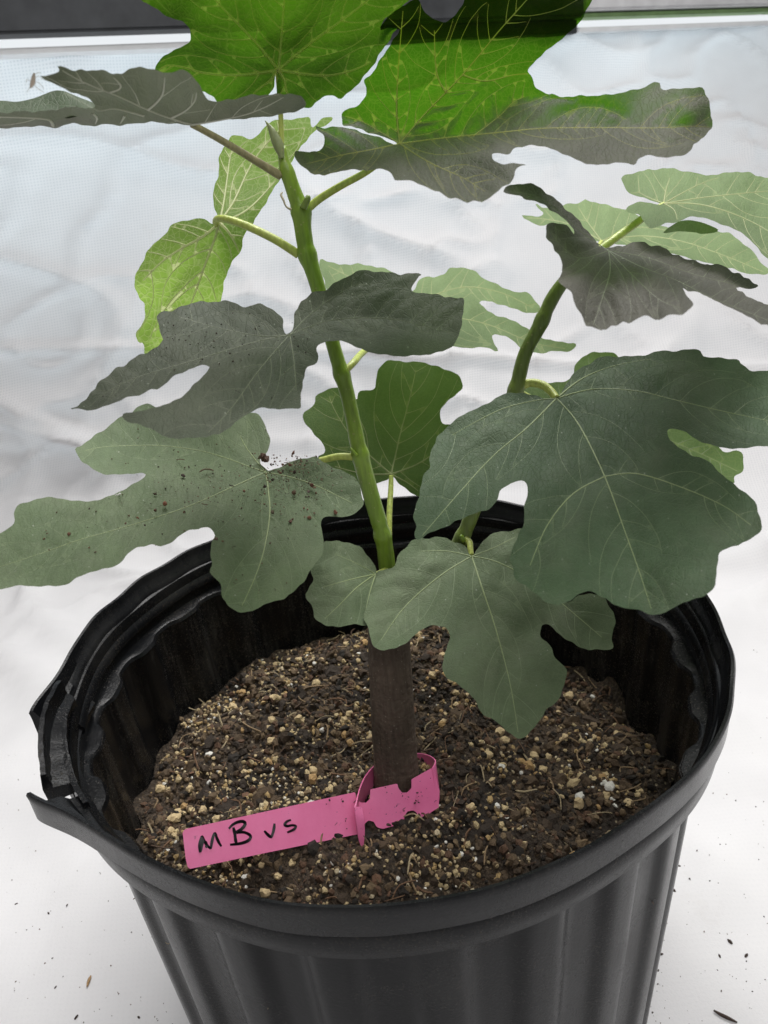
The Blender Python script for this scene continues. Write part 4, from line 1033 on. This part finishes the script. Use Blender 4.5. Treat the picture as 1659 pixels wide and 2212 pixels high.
o_L11 = c(4, (912, 322), (870, 314), (800, 305), (740, 310), (690, 335), (640, 360), (590, 385), (550, 420), (510, 455), (500, 490), (480, 540), (484, 570), (465, 600), (450, 640), (440, 690), (422, 740), (434, 770), (431, 800), (440, 816), (480, 790), (540, 775), (600, 745), (650, 730), (690, 715), (715, 690), (735, 652), (770, 630), (800, 622), (820, 640), (825, 670),
          (812, 720), (810, 770), (795, 800), (770, 850), (765, 890), (775, 930), (780, 960), (820, 990), (850, 1020), (875, 1045), (920, 1060), (960, 1047), (1000, 1022), (1050, 1015), (1100, 1040), (1130, 1060), (1200, 1065), (1260, 1082), (1300, 1078), (1370, 1045), (1440, 1030), (1480, 990), (1475, 930), (1482, 880), (1530, 850), (1600, 820), (1636, 780),
          (1620, 720), (1590, 670), (1540, 630), (1490, 590), (1440, 550), (1390, 530), (1340, 500), (1310, 465), (1308, 443), (1340, 441), (1380, 460), (1430, 490), (1480, 506), (1560, 511), (1620, 498), (1659, 506), (1760, 500), (1830, 430), (1800, 320), (1720, 255), (1659, 240), (1600, 236), (1560, 212), (1550, 200), (1500, 195), (1440, 190), (1424, 166), (1380, 162), (1330, 165), (1280, 162),
          (1220, 170), (1160, 175), (1090, 178), (1050, 195), (1000, 220), (960, 260), (936, 300), (930, 316))
leaf('largest dark green leaf at right, drooping over the pot rim', o_L11,
     [(1202, 860, .290), (960, 930, .285), (905, 1165, .245), (1050, 1060, .262), (1130, 1070, .252), (1110, 1220, .222), (1250, 1090, .246), (1420, 1333, .196), (1540, 1230, .203), (1640, 1150, .215), (1440, 945, .262), (1660, 975, .245), (1450, 770, .300), (1300, 770, .308), (1700, 830, .270), (1330, 960, .270)],
     [c(4, (922, 318), (1000, 410), (1090, 590), (1160, 780), (1210, 920), (1252, 1050)), c(4, (922, 318), (820, 420), (700, 520), (580, 650), (455, 795)), c(4, (922, 318), (1050, 286), (1200, 292), (1330, 322), (1500, 362), (1680, 400)), c(4, (922, 318), (850, 325), (740, 352), (640, 400), (560, 445)),
      c(4, (922, 318), (1010, 250), (1120, 205), (1250, 180)), c(4, (1090, 590), (1200, 580), (1350, 625), (1500, 690), (1600, 760)), c(4, (1090, 590), (980, 650), (890, 760), (830, 900))],
     TOPD, V_TOP, vw=5.2, sec=58, secw=.36, seed=12, quilt=.0006, step=8,
     petiole=[(1118, 838, .298, 20), (1145, 827, .297, 18), (1172, 832, .295, 18), (1190, 846, .293, 18), (1202, 861, .2905, 17)], pmat=M_PET)

o_L6 = c(3, (1158, 906), (1130, 880), (1128, 858), (1158, 830), (1166, 780), (1150, 730), (1130, 690), (1100, 668), (1060, 664), (960, 690), (800, 690), (700, 655), (640, 634), (600, 645), (560, 675), (500, 700), (470, 725), (430, 750), (380, 785), (330, 815), (330, 836), (350, 870), (370, 895), (430, 935), (480, 945), (560, 940), (628, 945), (600, 972), (540, 1005), (470, 1040), (400, 1055),
         (340, 1060), (250, 1050), (170, 1052), (110, 1070), (75, 1085), (62, 1115), (65, 1145), (50, 1175), (0, 1200), (-60, 1230), (-90, 1310), (-60, 1400), (0, 1438), (70, 1425), (180, 1430), (270, 1425), (340, 1390), (400, 1365), (470, 1350), (520, 1320), (560, 1280), (610, 1252), (650, 1245), (690, 1253), (730, 1240), (790, 1195), (850, 1170), (890, 1165), (912, 1185), (920, 1210), (908, 1250), (905, 1300), (910, 1340),
         (902, 1368), (920, 1390), (940, 1410), (946, 1450), (975, 1490), (1025, 1530), (1080, 1520), (1150, 1500), (1240, 1470), (1300, 1410), (1345, 1345), (1390, 1280), (1395, 1220), (1385, 1165), (1395, 1130), (1420, 1115), (1490, 1112), (1540, 1095), (1566, 1060), (1560, 1010), (1545, 960), (1500, 930), (1440, 900), (1395, 880), (1365, 858), (1300, 870), (1240, 886), (1185, 904))
_, dL6 = leaf('lower left leaf sprinkled with brown soil crumbs', o_L6,
     [(573, 1018, .300), (570, 930, .325), (320, 882, .335), (170, 975, .300), (300, 1040, .285), (60, 1100, .250), (-30, 1250, .222), (130, 1280, .222), (300, 1190, .243), (450, 1150, .262), (520, 1325, .232), (640, 1270, .246), (690, 1150, .275), (780, 1100, .285), (690, 997, .300), (420, 960, .315)],
     [c(3, (1148, 913), (1040, 960), (930, 1010), (800, 1065), (650, 1115), (500, 1160), (340, 1205), (200, 1255), (80, 1295), (0, 1320)), c(3, (1148, 913), (1160, 1000), (1165, 1100), (1140, 1250), (1100, 1370), (1045, 1490)), c(3, (1148, 913), (1080, 890), (1000, 860), (900, 828), (820, 812), (690, 797), (570, 797), (450, 803), (370, 818)),
      c(3, (1148, 913), (1100, 855), (1060, 800), (1035, 750)), c(3, (1148, 913), (1240, 930), (1340, 960), (1430, 1000), (1520, 1045))],
     TOPM, V_TOP, vw=5.2, sec=50, secw=.36, seed=13, quilt=.0007, step=8,
     petiole=[(772, 988, .306, 17), (735, 986, .306, 16), (700, 993, .307, 15), (640, 1010, .309, 13), (590, 1022, .306, 11), (574, 1020, .302, 8)], pmat=M_PET)

o_L9 = c(4, (295, 926), (280, 890), (240, 850), (180, 822), (130, 820), (108, 827), (100, 870), (85, 890), (66, 915), (80, 950), (60, 985), (50, 1005), (60, 1030), (75, 1045), (80, 1085), (110, 1105), (140, 1118), (180, 1120), (215, 1110), (250, 1116), (290, 1100), (320, 1050), (330, 980), (312, 935))
leaf('small rounded leaf in front of the brown trunk', o_L9, [(814, 1238, .314), (700, 1180, .312), (664, 1285, .298), (740, 1355, .285), (820, 1320, .295), (740, 1260, .298)],
     [c(4, (292, 930), (225, 978), (165, 1038), (115, 1085)), c(4, (292, 930), (220, 890), (150, 860)), c(4, (292, 930), (270, 1000), (255, 1070)), c(4, (292, 930), (200, 950), (110, 975))],
     TOPM, V_TOP, vw=4, sec=30, seed=14, petiole=[(838, 1228, .322, 12), (826, 1234, .318, 11), (814, 1239, .3145, 9)])

o_L10 = c(4, (618, 856), (600, 836), (575, 825), (540, 812), (500, 806), (450, 810), (420, 820), (395, 845), (370, 870), (365, 895), (350, 912), (320, 920), (295, 930), (290, 965), (275, 1010), (262, 1050), (248, 1080), (258, 1110), (265, 1130), (270, 1160), (290, 1190), (320, 1203), (370, 1195), (410, 1180), (440, 1145), (480, 1125), (520, 1120), (542, 1135), (545, 1170),
          (535, 1215), (525, 1260), (540, 1300), (580, 1330), (620, 1360), (645, 1400), (665, 1420), (700, 1440), (740, 1470), (775, 1500), (800, 1506), (830, 1480), (860, 1450), (885, 1410), (920, 1390), (935, 1350), (950, 1300), (945, 1270), (920, 1240), (900, 1190), (875, 1170), (865, 1140), (870, 1113), (888, 1108), (910, 1125), (950, 1160), (1000, 1190), (1050, 1196), (1110, 1195), (1116, 1150), (1120, 1080),
          (1100, 1050), (1080, 1020), (1040, 1006), (1000, 1015), (960, 1030), (900, 1000), (840, 940), (810, 890), (812, 840), (815, 800), (800, 775), (740, 785), (690, 800), (660, 830), (640, 856), (630, 866))
leaf('mid-green three-lobed leaf hanging low over the soil', o_L10,
     [(1018, 1198, .312), (910, 1165, .316), (800, 1270, .300), (800, 1400, .280), (880, 1395, .282), (960, 1360, .288), (1115, 1592, .262), (1010, 1480, .268), (1215, 1470, .272), (1170, 1370, .288), (1320, 1400, .285), (1310, 1310, .290), (1125, 1150, .318), (1060, 1290, .296)],
     [c(4, (627, 868), (670, 1000), (710, 1120), (760, 1310), (788, 1480)), c(4, (627, 868), (540, 920), (450, 990), (380, 1060), (310, 1160)), c(4, (627, 868), (720, 890), (850, 960), (950, 1040), (1080, 1150)), c(4, (627, 868), (700, 840), (780, 800)), c(4, (627, 868), (540, 850), (450, 850))],
     TOPM, V_TOP, vw=5.0, sec=48, secw=.38, seed=15, quilt=.0007,
     petiole=[(995, 1165, .320, 14), (1006, 1164, .318, 14), (1014, 1172, .316, 14), (1016, 1185, .314, 13), (1018, 1199, .3125, 11)], pmat=M_PET)

# ------------------------------------------------------------------ pink plant label looped round the trunk
label = empty('plant_label', tuple(on_z(600, 1850, ZR-.07)))
tag(label, 'pink plastic plant label handwritten in black, looped round the trunk', 'label')
front = c(7, (78, 545), (84, 528), (100, 520), (560, 420), (1058, 312), (1066, 345), (1090, 372), (1120, 372), (1142, 350), (1145, 297), (1297, 263), (1304, 290), (1325, 315), (1355, 315), (1378, 290), (1378, 240), (1440, 205), (1495, 175), (1512, 215), (1526, 275), (1538, 300), (1530, 345), (1532, 398),
          (1480, 432), (1418, 462), (1410, 430), (1388, 415), (1355, 420), (1337, 450), (1335, 490), (1212, 520), (1180, 510), (1165, 480), (1135, 472), (1112, 490), (1108, 535), (1075, 550), (560, 655), (120, 748), (106, 738), (95, 690), (84, 600))
Stag = TPS([(395, 1800, .322), (405, 1874, .318), (767, 1712, .3405), (773, 1800, .3365), (822, 1790, .3385), (870, 1700, .344), (930, 1665, .3505), (946, 1745, .348)])
def cdt_sheet(poly, dfun, step=10):
    poly = np.array(poly); poly = resample(np.vstack([poly, poly[:1]]), 4)[:-1]
    x0, y0 = poly.min(0); x1, y1 = poly.max(0)
    gx, gy = np.meshgrid(np.arange(x0, x1, step), np.arange(y0, y1, step)); px, py = gx.ravel(), gy.ravel()
    m = inside(px, py, poly); px, py = px[m], py[m]
    dm = np.hypot(px[:, None]-poly[None, :, 0], py[:, None]-poly[None, :, 1]).min(1); px, py = px[dm > 3], py[dm > 3]
    r = delaunay_2d_cdt([Vector(p) for p in poly]+[Vector(p) for p in zip(px, py)], [], [list(range(len(poly)))], 1, 1e-4)
    xy = np.array([(v.x, v.y) for v in r[0]])
    return P3a(xy[:, 0], xy[:, 1], dfun(xy[:, 0], xy[:, 1])), [tuple(f) for f in r[2]]
def solid(ob, t):
    md = ob.modifiers.new('thickness', 'SOLIDIFY'); md.thickness = t; md.offset = 0
V, Fs = cdt_sheet(front, Stag)
ob = mesh_obj('strip', V, Fs, M_TAG, label, False, world_of(label)); solid(ob, .0005)
def ribbon(pairs, sub=6):
    """pairs of (top px, bottom px, depth top, depth bottom)"""
    a = catmull([[*P3(*c(7, t)[0], d1)] for (t, b, d1, d2) in pairs], sub); b = catmull([[*P3(*c(7, b)[0], d2)] for (t, b, d1, d2) in pairs], sub)
    n = len(a); V = np.vstack([a, b]); Fs = [(i, i+1, n+i+1, n+i) for i in range(n-1)]
    return V, Fs
V, Fs = ribbon([((1494, 176), (1530, 400), .3505, .348), ((1512, 150), (1536, 330), .352, .351), ((1510, 125), (1530, 290), .356, .358), ((1475, 102), (1490, 270), .368, .370), ((1410, 90), (1420, 250), .379, .381), ((1320, 95), (1325, 250), .384, .386),
                ((1240, 115), (1240, 270), .380, .382), ((1178, 152), (1190, 285), .368, .371), ((1120, 215), (1125, 370), .352, .356), ((1085, 290), (1085, 450), .341, .345), ((1066, 365), (1075, 520), .333, .338), ((1056, 400), (1078, 540), .3305, .334)])
ob = mesh_obj('loop', V, Fs, M_TAG, label, False, world_of(label)); solid(ob, .0005)
V, Fs = ribbon([((1056, 395), (1095, 395), .331, .3325), ((1058, 440), (1108, 470), .3295, .331), ((1066, 500), (1112, 530), .329, .331), ((1076, 570), (1108, 590), .3295, .331), ((1095, 638), (1101, 643), .331, .3315)])
ob = mesh_obj('tail', V, Fs, M_TAG, label, False, world_of(label)); solid(ob, .0005)
def ink(name, strokes, w=7.2):
    VV = []; FF = []; nb = 0
    for s in strokes:
        q = resample(catmull(c(7, *s), 6), 1.5); k = np.linspace(0, 1, len(q))
        d = Stag(q[:, 0], q[:, 1])-.00055
        T = np.gradient(q, axis=0); T /= np.linalg.norm(T, axis=1)[:, None]; nn = np.stack([-T[:, 1], T[:, 0]], 1)
        ww = w*(.55+.45*np.sin(np.pi*np.clip(k*.9+.05, 0, 1)))*(1+.15*np.sin(k*9))/2
        A = q+nn*ww[:, None]; B = q-nn*ww[:, None]; n_ = len(q)
        VV += [P3a(A[:, 0], A[:, 1], d), P3a(B[:, 0], B[:, 1], d)]
        FF += [(nb+i, nb+i+1, nb+n_+i+1, nb+n_+i) for i in range(n_-1)]; nb += 2*n_
    return mesh_obj(name, np.vstack(VV), FF, M_INK, label, True, world_of(label))
ink('letter', [[(176, 655), (174, 612), (184, 572), (190, 565), (202, 592), (220, 618), (238, 634)], [(238, 634), (243, 600), (252, 562), (262, 545), (272, 572), (284, 598), (298, 620)], [(196, 575), (186, 620), (178, 652)], [(206, 590), (214, 612), (210, 628)]], 6.5)
ink('letter', [[(366, 512), (374, 545), (378, 580), (384, 606)], [(340, 520), (362, 497), (395, 481), (425, 480), (432, 497), (412, 522), (385, 540), (425, 540), (456, 553), (464, 570), (446, 590), (405, 604), (347, 611)]])
ink('letter', [[(542, 532), (560, 552), (580, 566), (592, 540), (598, 512), (600, 490)]], 6.8)
ink('letter', [[(694, 470), (672, 478), (658, 496), (672, 505), (702, 500), (721, 506), (712, 522), (690, 534), (672, 541)]], 6.2)

# ------------------------------------------------------------------ loose bits
dr = random.Random(23)
def debris_on(name, lab, spots, dfun, seed, lift=0.0):
    cl = Clump(); r = random.Random(seed)
    for (x, y, s, col) in spots:
        d = float(dfun([x], [y])[0]); p = P3(x, y, d); p = p+np.array([0, -.0003, .0005+s*.5])+lift*np.array([0, -.45, .9])
        if r.random() < .18: cl.stick(p, p+np.array([r.uniform(-1, 1), r.uniform(-1, 1), .2])*s*5, s*.25, col, r)
        else: cl.lump(p, s, col, r, (1, r.uniform(.5, 1), r.uniform(.4, .9)), .35)
    o = cl.build(name, M_CRUMB); tag(o, lab, 'soil crumbs', kind='stuff'); return o
poly6 = np.array(catmull(o_L6, 4, True)); spots = []
while len(spots) < 620:
    k = dr.random()
    if k < .45: x, y = dr.gauss(630, 45), dr.gauss(1040, 30)
    elif k < .8: x, y = dr.gauss(480, 120), dr.gauss(1060, 50)
    else: x, y = dr.uniform(100, 760), dr.uniform(900, 1300)
    if inside(np.array([x]), np.array([y]), poly6)[0]:
        spots.append((x, y, dr.choice((.00014, .00017, .0002, .00025, .0003, .0004))*dr.uniform(.8, 1.2) if dr.random() < .95 else dr.uniform(.0006, .0010), dr.choice([(.05, .03, .02), (.10, .055, .03), (.15, .07, .04), (.06, .04, .03), (.12, .09, .06)])))
spots += [(262, 1076, .0011, (.7, .7, .66)), (360, 1098, .0011, (.22, .09, .05)), (302, 1129, .0008, (.2, .09, .05)), (572, 1000, .0018, (.13, .07, .05)), (578, 1003, .0015, (.11, .06, .045)), (565, 998, .0014, (.14, .09, .06)), (508, 1060, .0009, (.04, .03, .02)), (630, 1136, .0009, (.1, .05, .035)), (675, 1058, .0010, (.14, .06, .04)), (636, 988, .0011, (.16, .07, .05))]
for _ in range(60): spots.append((dr.uniform(582, 690), 1018-(dr.uniform(0, 1)**2)*26-4, dr.uniform(.0002, .0005), dr.choice([(.12, .06, .04), (.08, .05, .035), (.2, .11, .07)])))
debris_on('soil_crumbs_on_leaf', 'brown soil crumbs scattered over the lower left leaf', spots, dL6, 5, .0014)
poly5 = np.array(catmull(o_L5, 4, True)); spots = []
while len(spots) < 95:
    x, y = (dr.gauss(480, 110), dr.gauss(745, 35)) if dr.random() < .7 else (dr.uniform(200, 720), dr.uniform(600, 880))
    if inside(np.array([x]), np.array([y]), poly5)[0]: spots.append((x, y, dr.uniform(.00014, .00036), dr.choice([(.02, .015, .012), (.05, .03, .02), (.03, .02, .015)])))
debris_on('soil_crumbs_on_grey_leaf', 'dark soil specks sprinkled on the grey-green middle leaf', spots, dL5, 6, .0014)

spots = []
for _ in range(46):
    q = c(7, (dr.gauss(1400, 60), dr.gauss(340, 60)) if dr.random() < .5 else (dr.uniform(880, 1530), dr.uniform(280, 540)))[0]
    if inside(np.array([q[0]]), np.array([q[1]]), np.array(front))[0]:
        spots.append((q[0], q[1], dr.uniform(.00014, .0004), dr.choice([(.05, .03, .025), (.09, .06, .045), (.03, .02, .015)])))
for q in c(7, (1412, 320), (1405, 365), (1420, 375), (1398, 378), (1345, 405), (990, 370), (915, 362), (1052, 380)): spots.append((*q, .0006, (.06, .04, .03)))
debris_on('soil_crumbs_on_label', 'dark soil crumbs stuck to the pink plant label', spots, lambda x, y: Stag(x, y)-.0004, 9)

# crumbs on the fabric floor: the large ones singly, the dust as one object
M_CR1 = simple_mat('dark_crumb', (.035, .022, .016), .9, 900, .4, .0005); M_CR2 = simple_mat('tan_splinter', (.30, .19, .09), .8, 600, .3, .0004)
def floor_pt(x, y):
    h = on_fabric(x, y); return (np.array(h[0]), np.array(h[1])) if h[0] else (None, None)
big = c(6, (1250, 1325), (1495, 1548), (1195, 1603), (1565, 1608), (1275, 1220), (1120, 1785), (1450, 1610), (1185, 1672)) + c(5, (290, 1655), (210, 1690), (330, 2140), (600, 2140), (70, 1650), (240, 2010))
CRL = ['oblong dark soil crumb on the fabric, closest to the pot at right', 'large dark soil crumb near the right picture edge', 'dark soil crumb on the fabric between the pot wall and two other crumbs', 'dark soil crumb furthest right of a row of three',
       'tiny upper soil crumb right of the pot, below the rim', 'soil crumb in the dust trail along the right pot wall', 'small soil crumb in the middle of a row of three at right', 'tiny soil crumb just below the row beside the right pot wall',
       'tiny soil crumb on the fabric below the front tip of the torn rim', 'tiny soil crumb left of the pot, lower of a close pair', 'dark soil crumb at the bottom left beside the pot', 'small soil crumb at the bottom edge, touching distance from the left pot wall',
       'brownish soil crumb near the left picture edge, highest of the left ones', 'tiny soil crumb above the tan splinter at left']
for k, (x, y) in enumerate(big):
    p, nrm = floor_pt(x, y)
    if p is None: continue
    o = bpy.data.objects.new('soil_crumb', pm[11].copy() if k == 0 else bpy.data.objects['soil_crumb'].data); C.objects.link(o)
    if k == 0: o.data.materials.clear(); o.data.materials.append(M_CR1)
    s = .75*(.0019, .0018, .0016, .0016, .0011, .0015, .0012, .0010, .0010, .0011, .0016, .0011, .0011, .0010)[k]
    o.location = p+np.array([0, 0, s*.3]); o.scale = (s*1.3, s*.7, s*.6); o.rotation_euler = (0, 0, dr.uniform(0, 3))
    tag(o, CRL[k], 'soil crumb', 'soil crumbs on the fabric floor')
def floor_stick(name, lab, pts, rad, mat):
    P = [floor_pt(x, y)[0] for (x, y) in pts]
    P = [q+np.array([0, 0, rad*1.3]) for q in P if q is not None]
    V, Fs = frame_tube(catmull(P, 4), [rad*(.35+.65*math.sin(math.pi*min(.95, max(.08, i/(4*(len(P)-1)))))) for i in range(4*(len(P)-1)+1)], 6)
    o = mesh_obj(name, V, Fs, mat, None, True, P[0]); tag(o, lab, 'splinter')
floor_stick('splinter', 'tan wood splinter on the fabric floor left of the pot', c(5, (395, 1965), (386, 1985), (378, 2012)), .0009, M_CR2)
floor_stick('splinter', 'long dark wood splinter on the fabric right of the pot', c(6, (1424, 1850), (1455, 1868), (1490, 1885), (1525, 1902)), .0009, M_CR1)
cl = Clump()
for _ in range(300):
    if dr.random() < .62: x, y = dr.uniform(1370, 1660), dr.uniform(1400, 2230)
    else: x, y = dr.uniform(0, 380), dr.uniform(1620, 2230)
    if dr.random() < .15: x, y = 1370+abs(dr.gauss(0, 25)), dr.uniform(2090, 2215)
    p, nrm = floor_pt(x, y)
    if p is None or math.hypot(p[0], p[1]) < .115: continue
    cl.lump(p+np.array([0, 0, .0002]), dr.choice((.0002, .0003, .0004, .0006)), dr.choice([(.03, .02, .015), (.08, .055, .04), (.15, .1, .07)]), dr, (1, .7, .6))
tag(cl.build('soil_dust', M_CRUMB), 'fine soil specks scattered on the white fabric around the pot', 'soil dust', kind='stuff')

# insect sitting on the fabric, upper left
p, nrm = on_fabric(72, 176)
if p is not None:
    p = np.array(p); nrm = np.array(nrm)
    if np.dot(nrm, EYE-p) < 0: nrm = -nrm
    M_BUG = simple_mat('pale_brown_insect', (.38, .31, .24), .6); M_BUGL = simple_mat('insect_leg', (.5, .46, .40), .6)
    bug = empty('insect', p); tag(bug, 'small pale brown insect on the fabric at upper left', 'insect')
    rt = RIGHT; upv = np.cross(nrm, rt); upv /= np.linalg.norm(upv); sc = .8*np.linalg.norm(p-EYE)/F
    def bp_(x, y, h): return p+rt*(x*sc)+upv*(-y*sc if upv[2] > 0 else y*sc)+nrm*h
    V, Fs = frame_tube([bp_(6, -16, .004), bp_(3, -8, .004), bp_(-1, 2, .004), bp_(-6, 9, .004), bp_(-9, 13, .004)], [.00075*k for k in (1.2, 3.0, 3.8, 2.4, .6)], 8)
    mesh_obj('body', V, Fs, M_BUG, bug, True, p)
    for pts in ([(2, -4), (14, -10), (22, -4)], [(3, 0), (14, 4), (20, 14)], [(0, 4), (8, 14), (18, 20)], [(-3, 5), (-12, 14), (-20, 24)], [(-4, 0), (-12, -4), (-16, 4)], [(2, -8), (12, -16), (20, -16)]):
        V, Fs = frame_tube(catmull([bp_(x, y, h) for (x, y), h in zip(pts, (.004, .006, .001))], 3), [.00035]*7, 5)
        mesh_obj('leg', V, Fs, M_BUGL, bug, True, p)
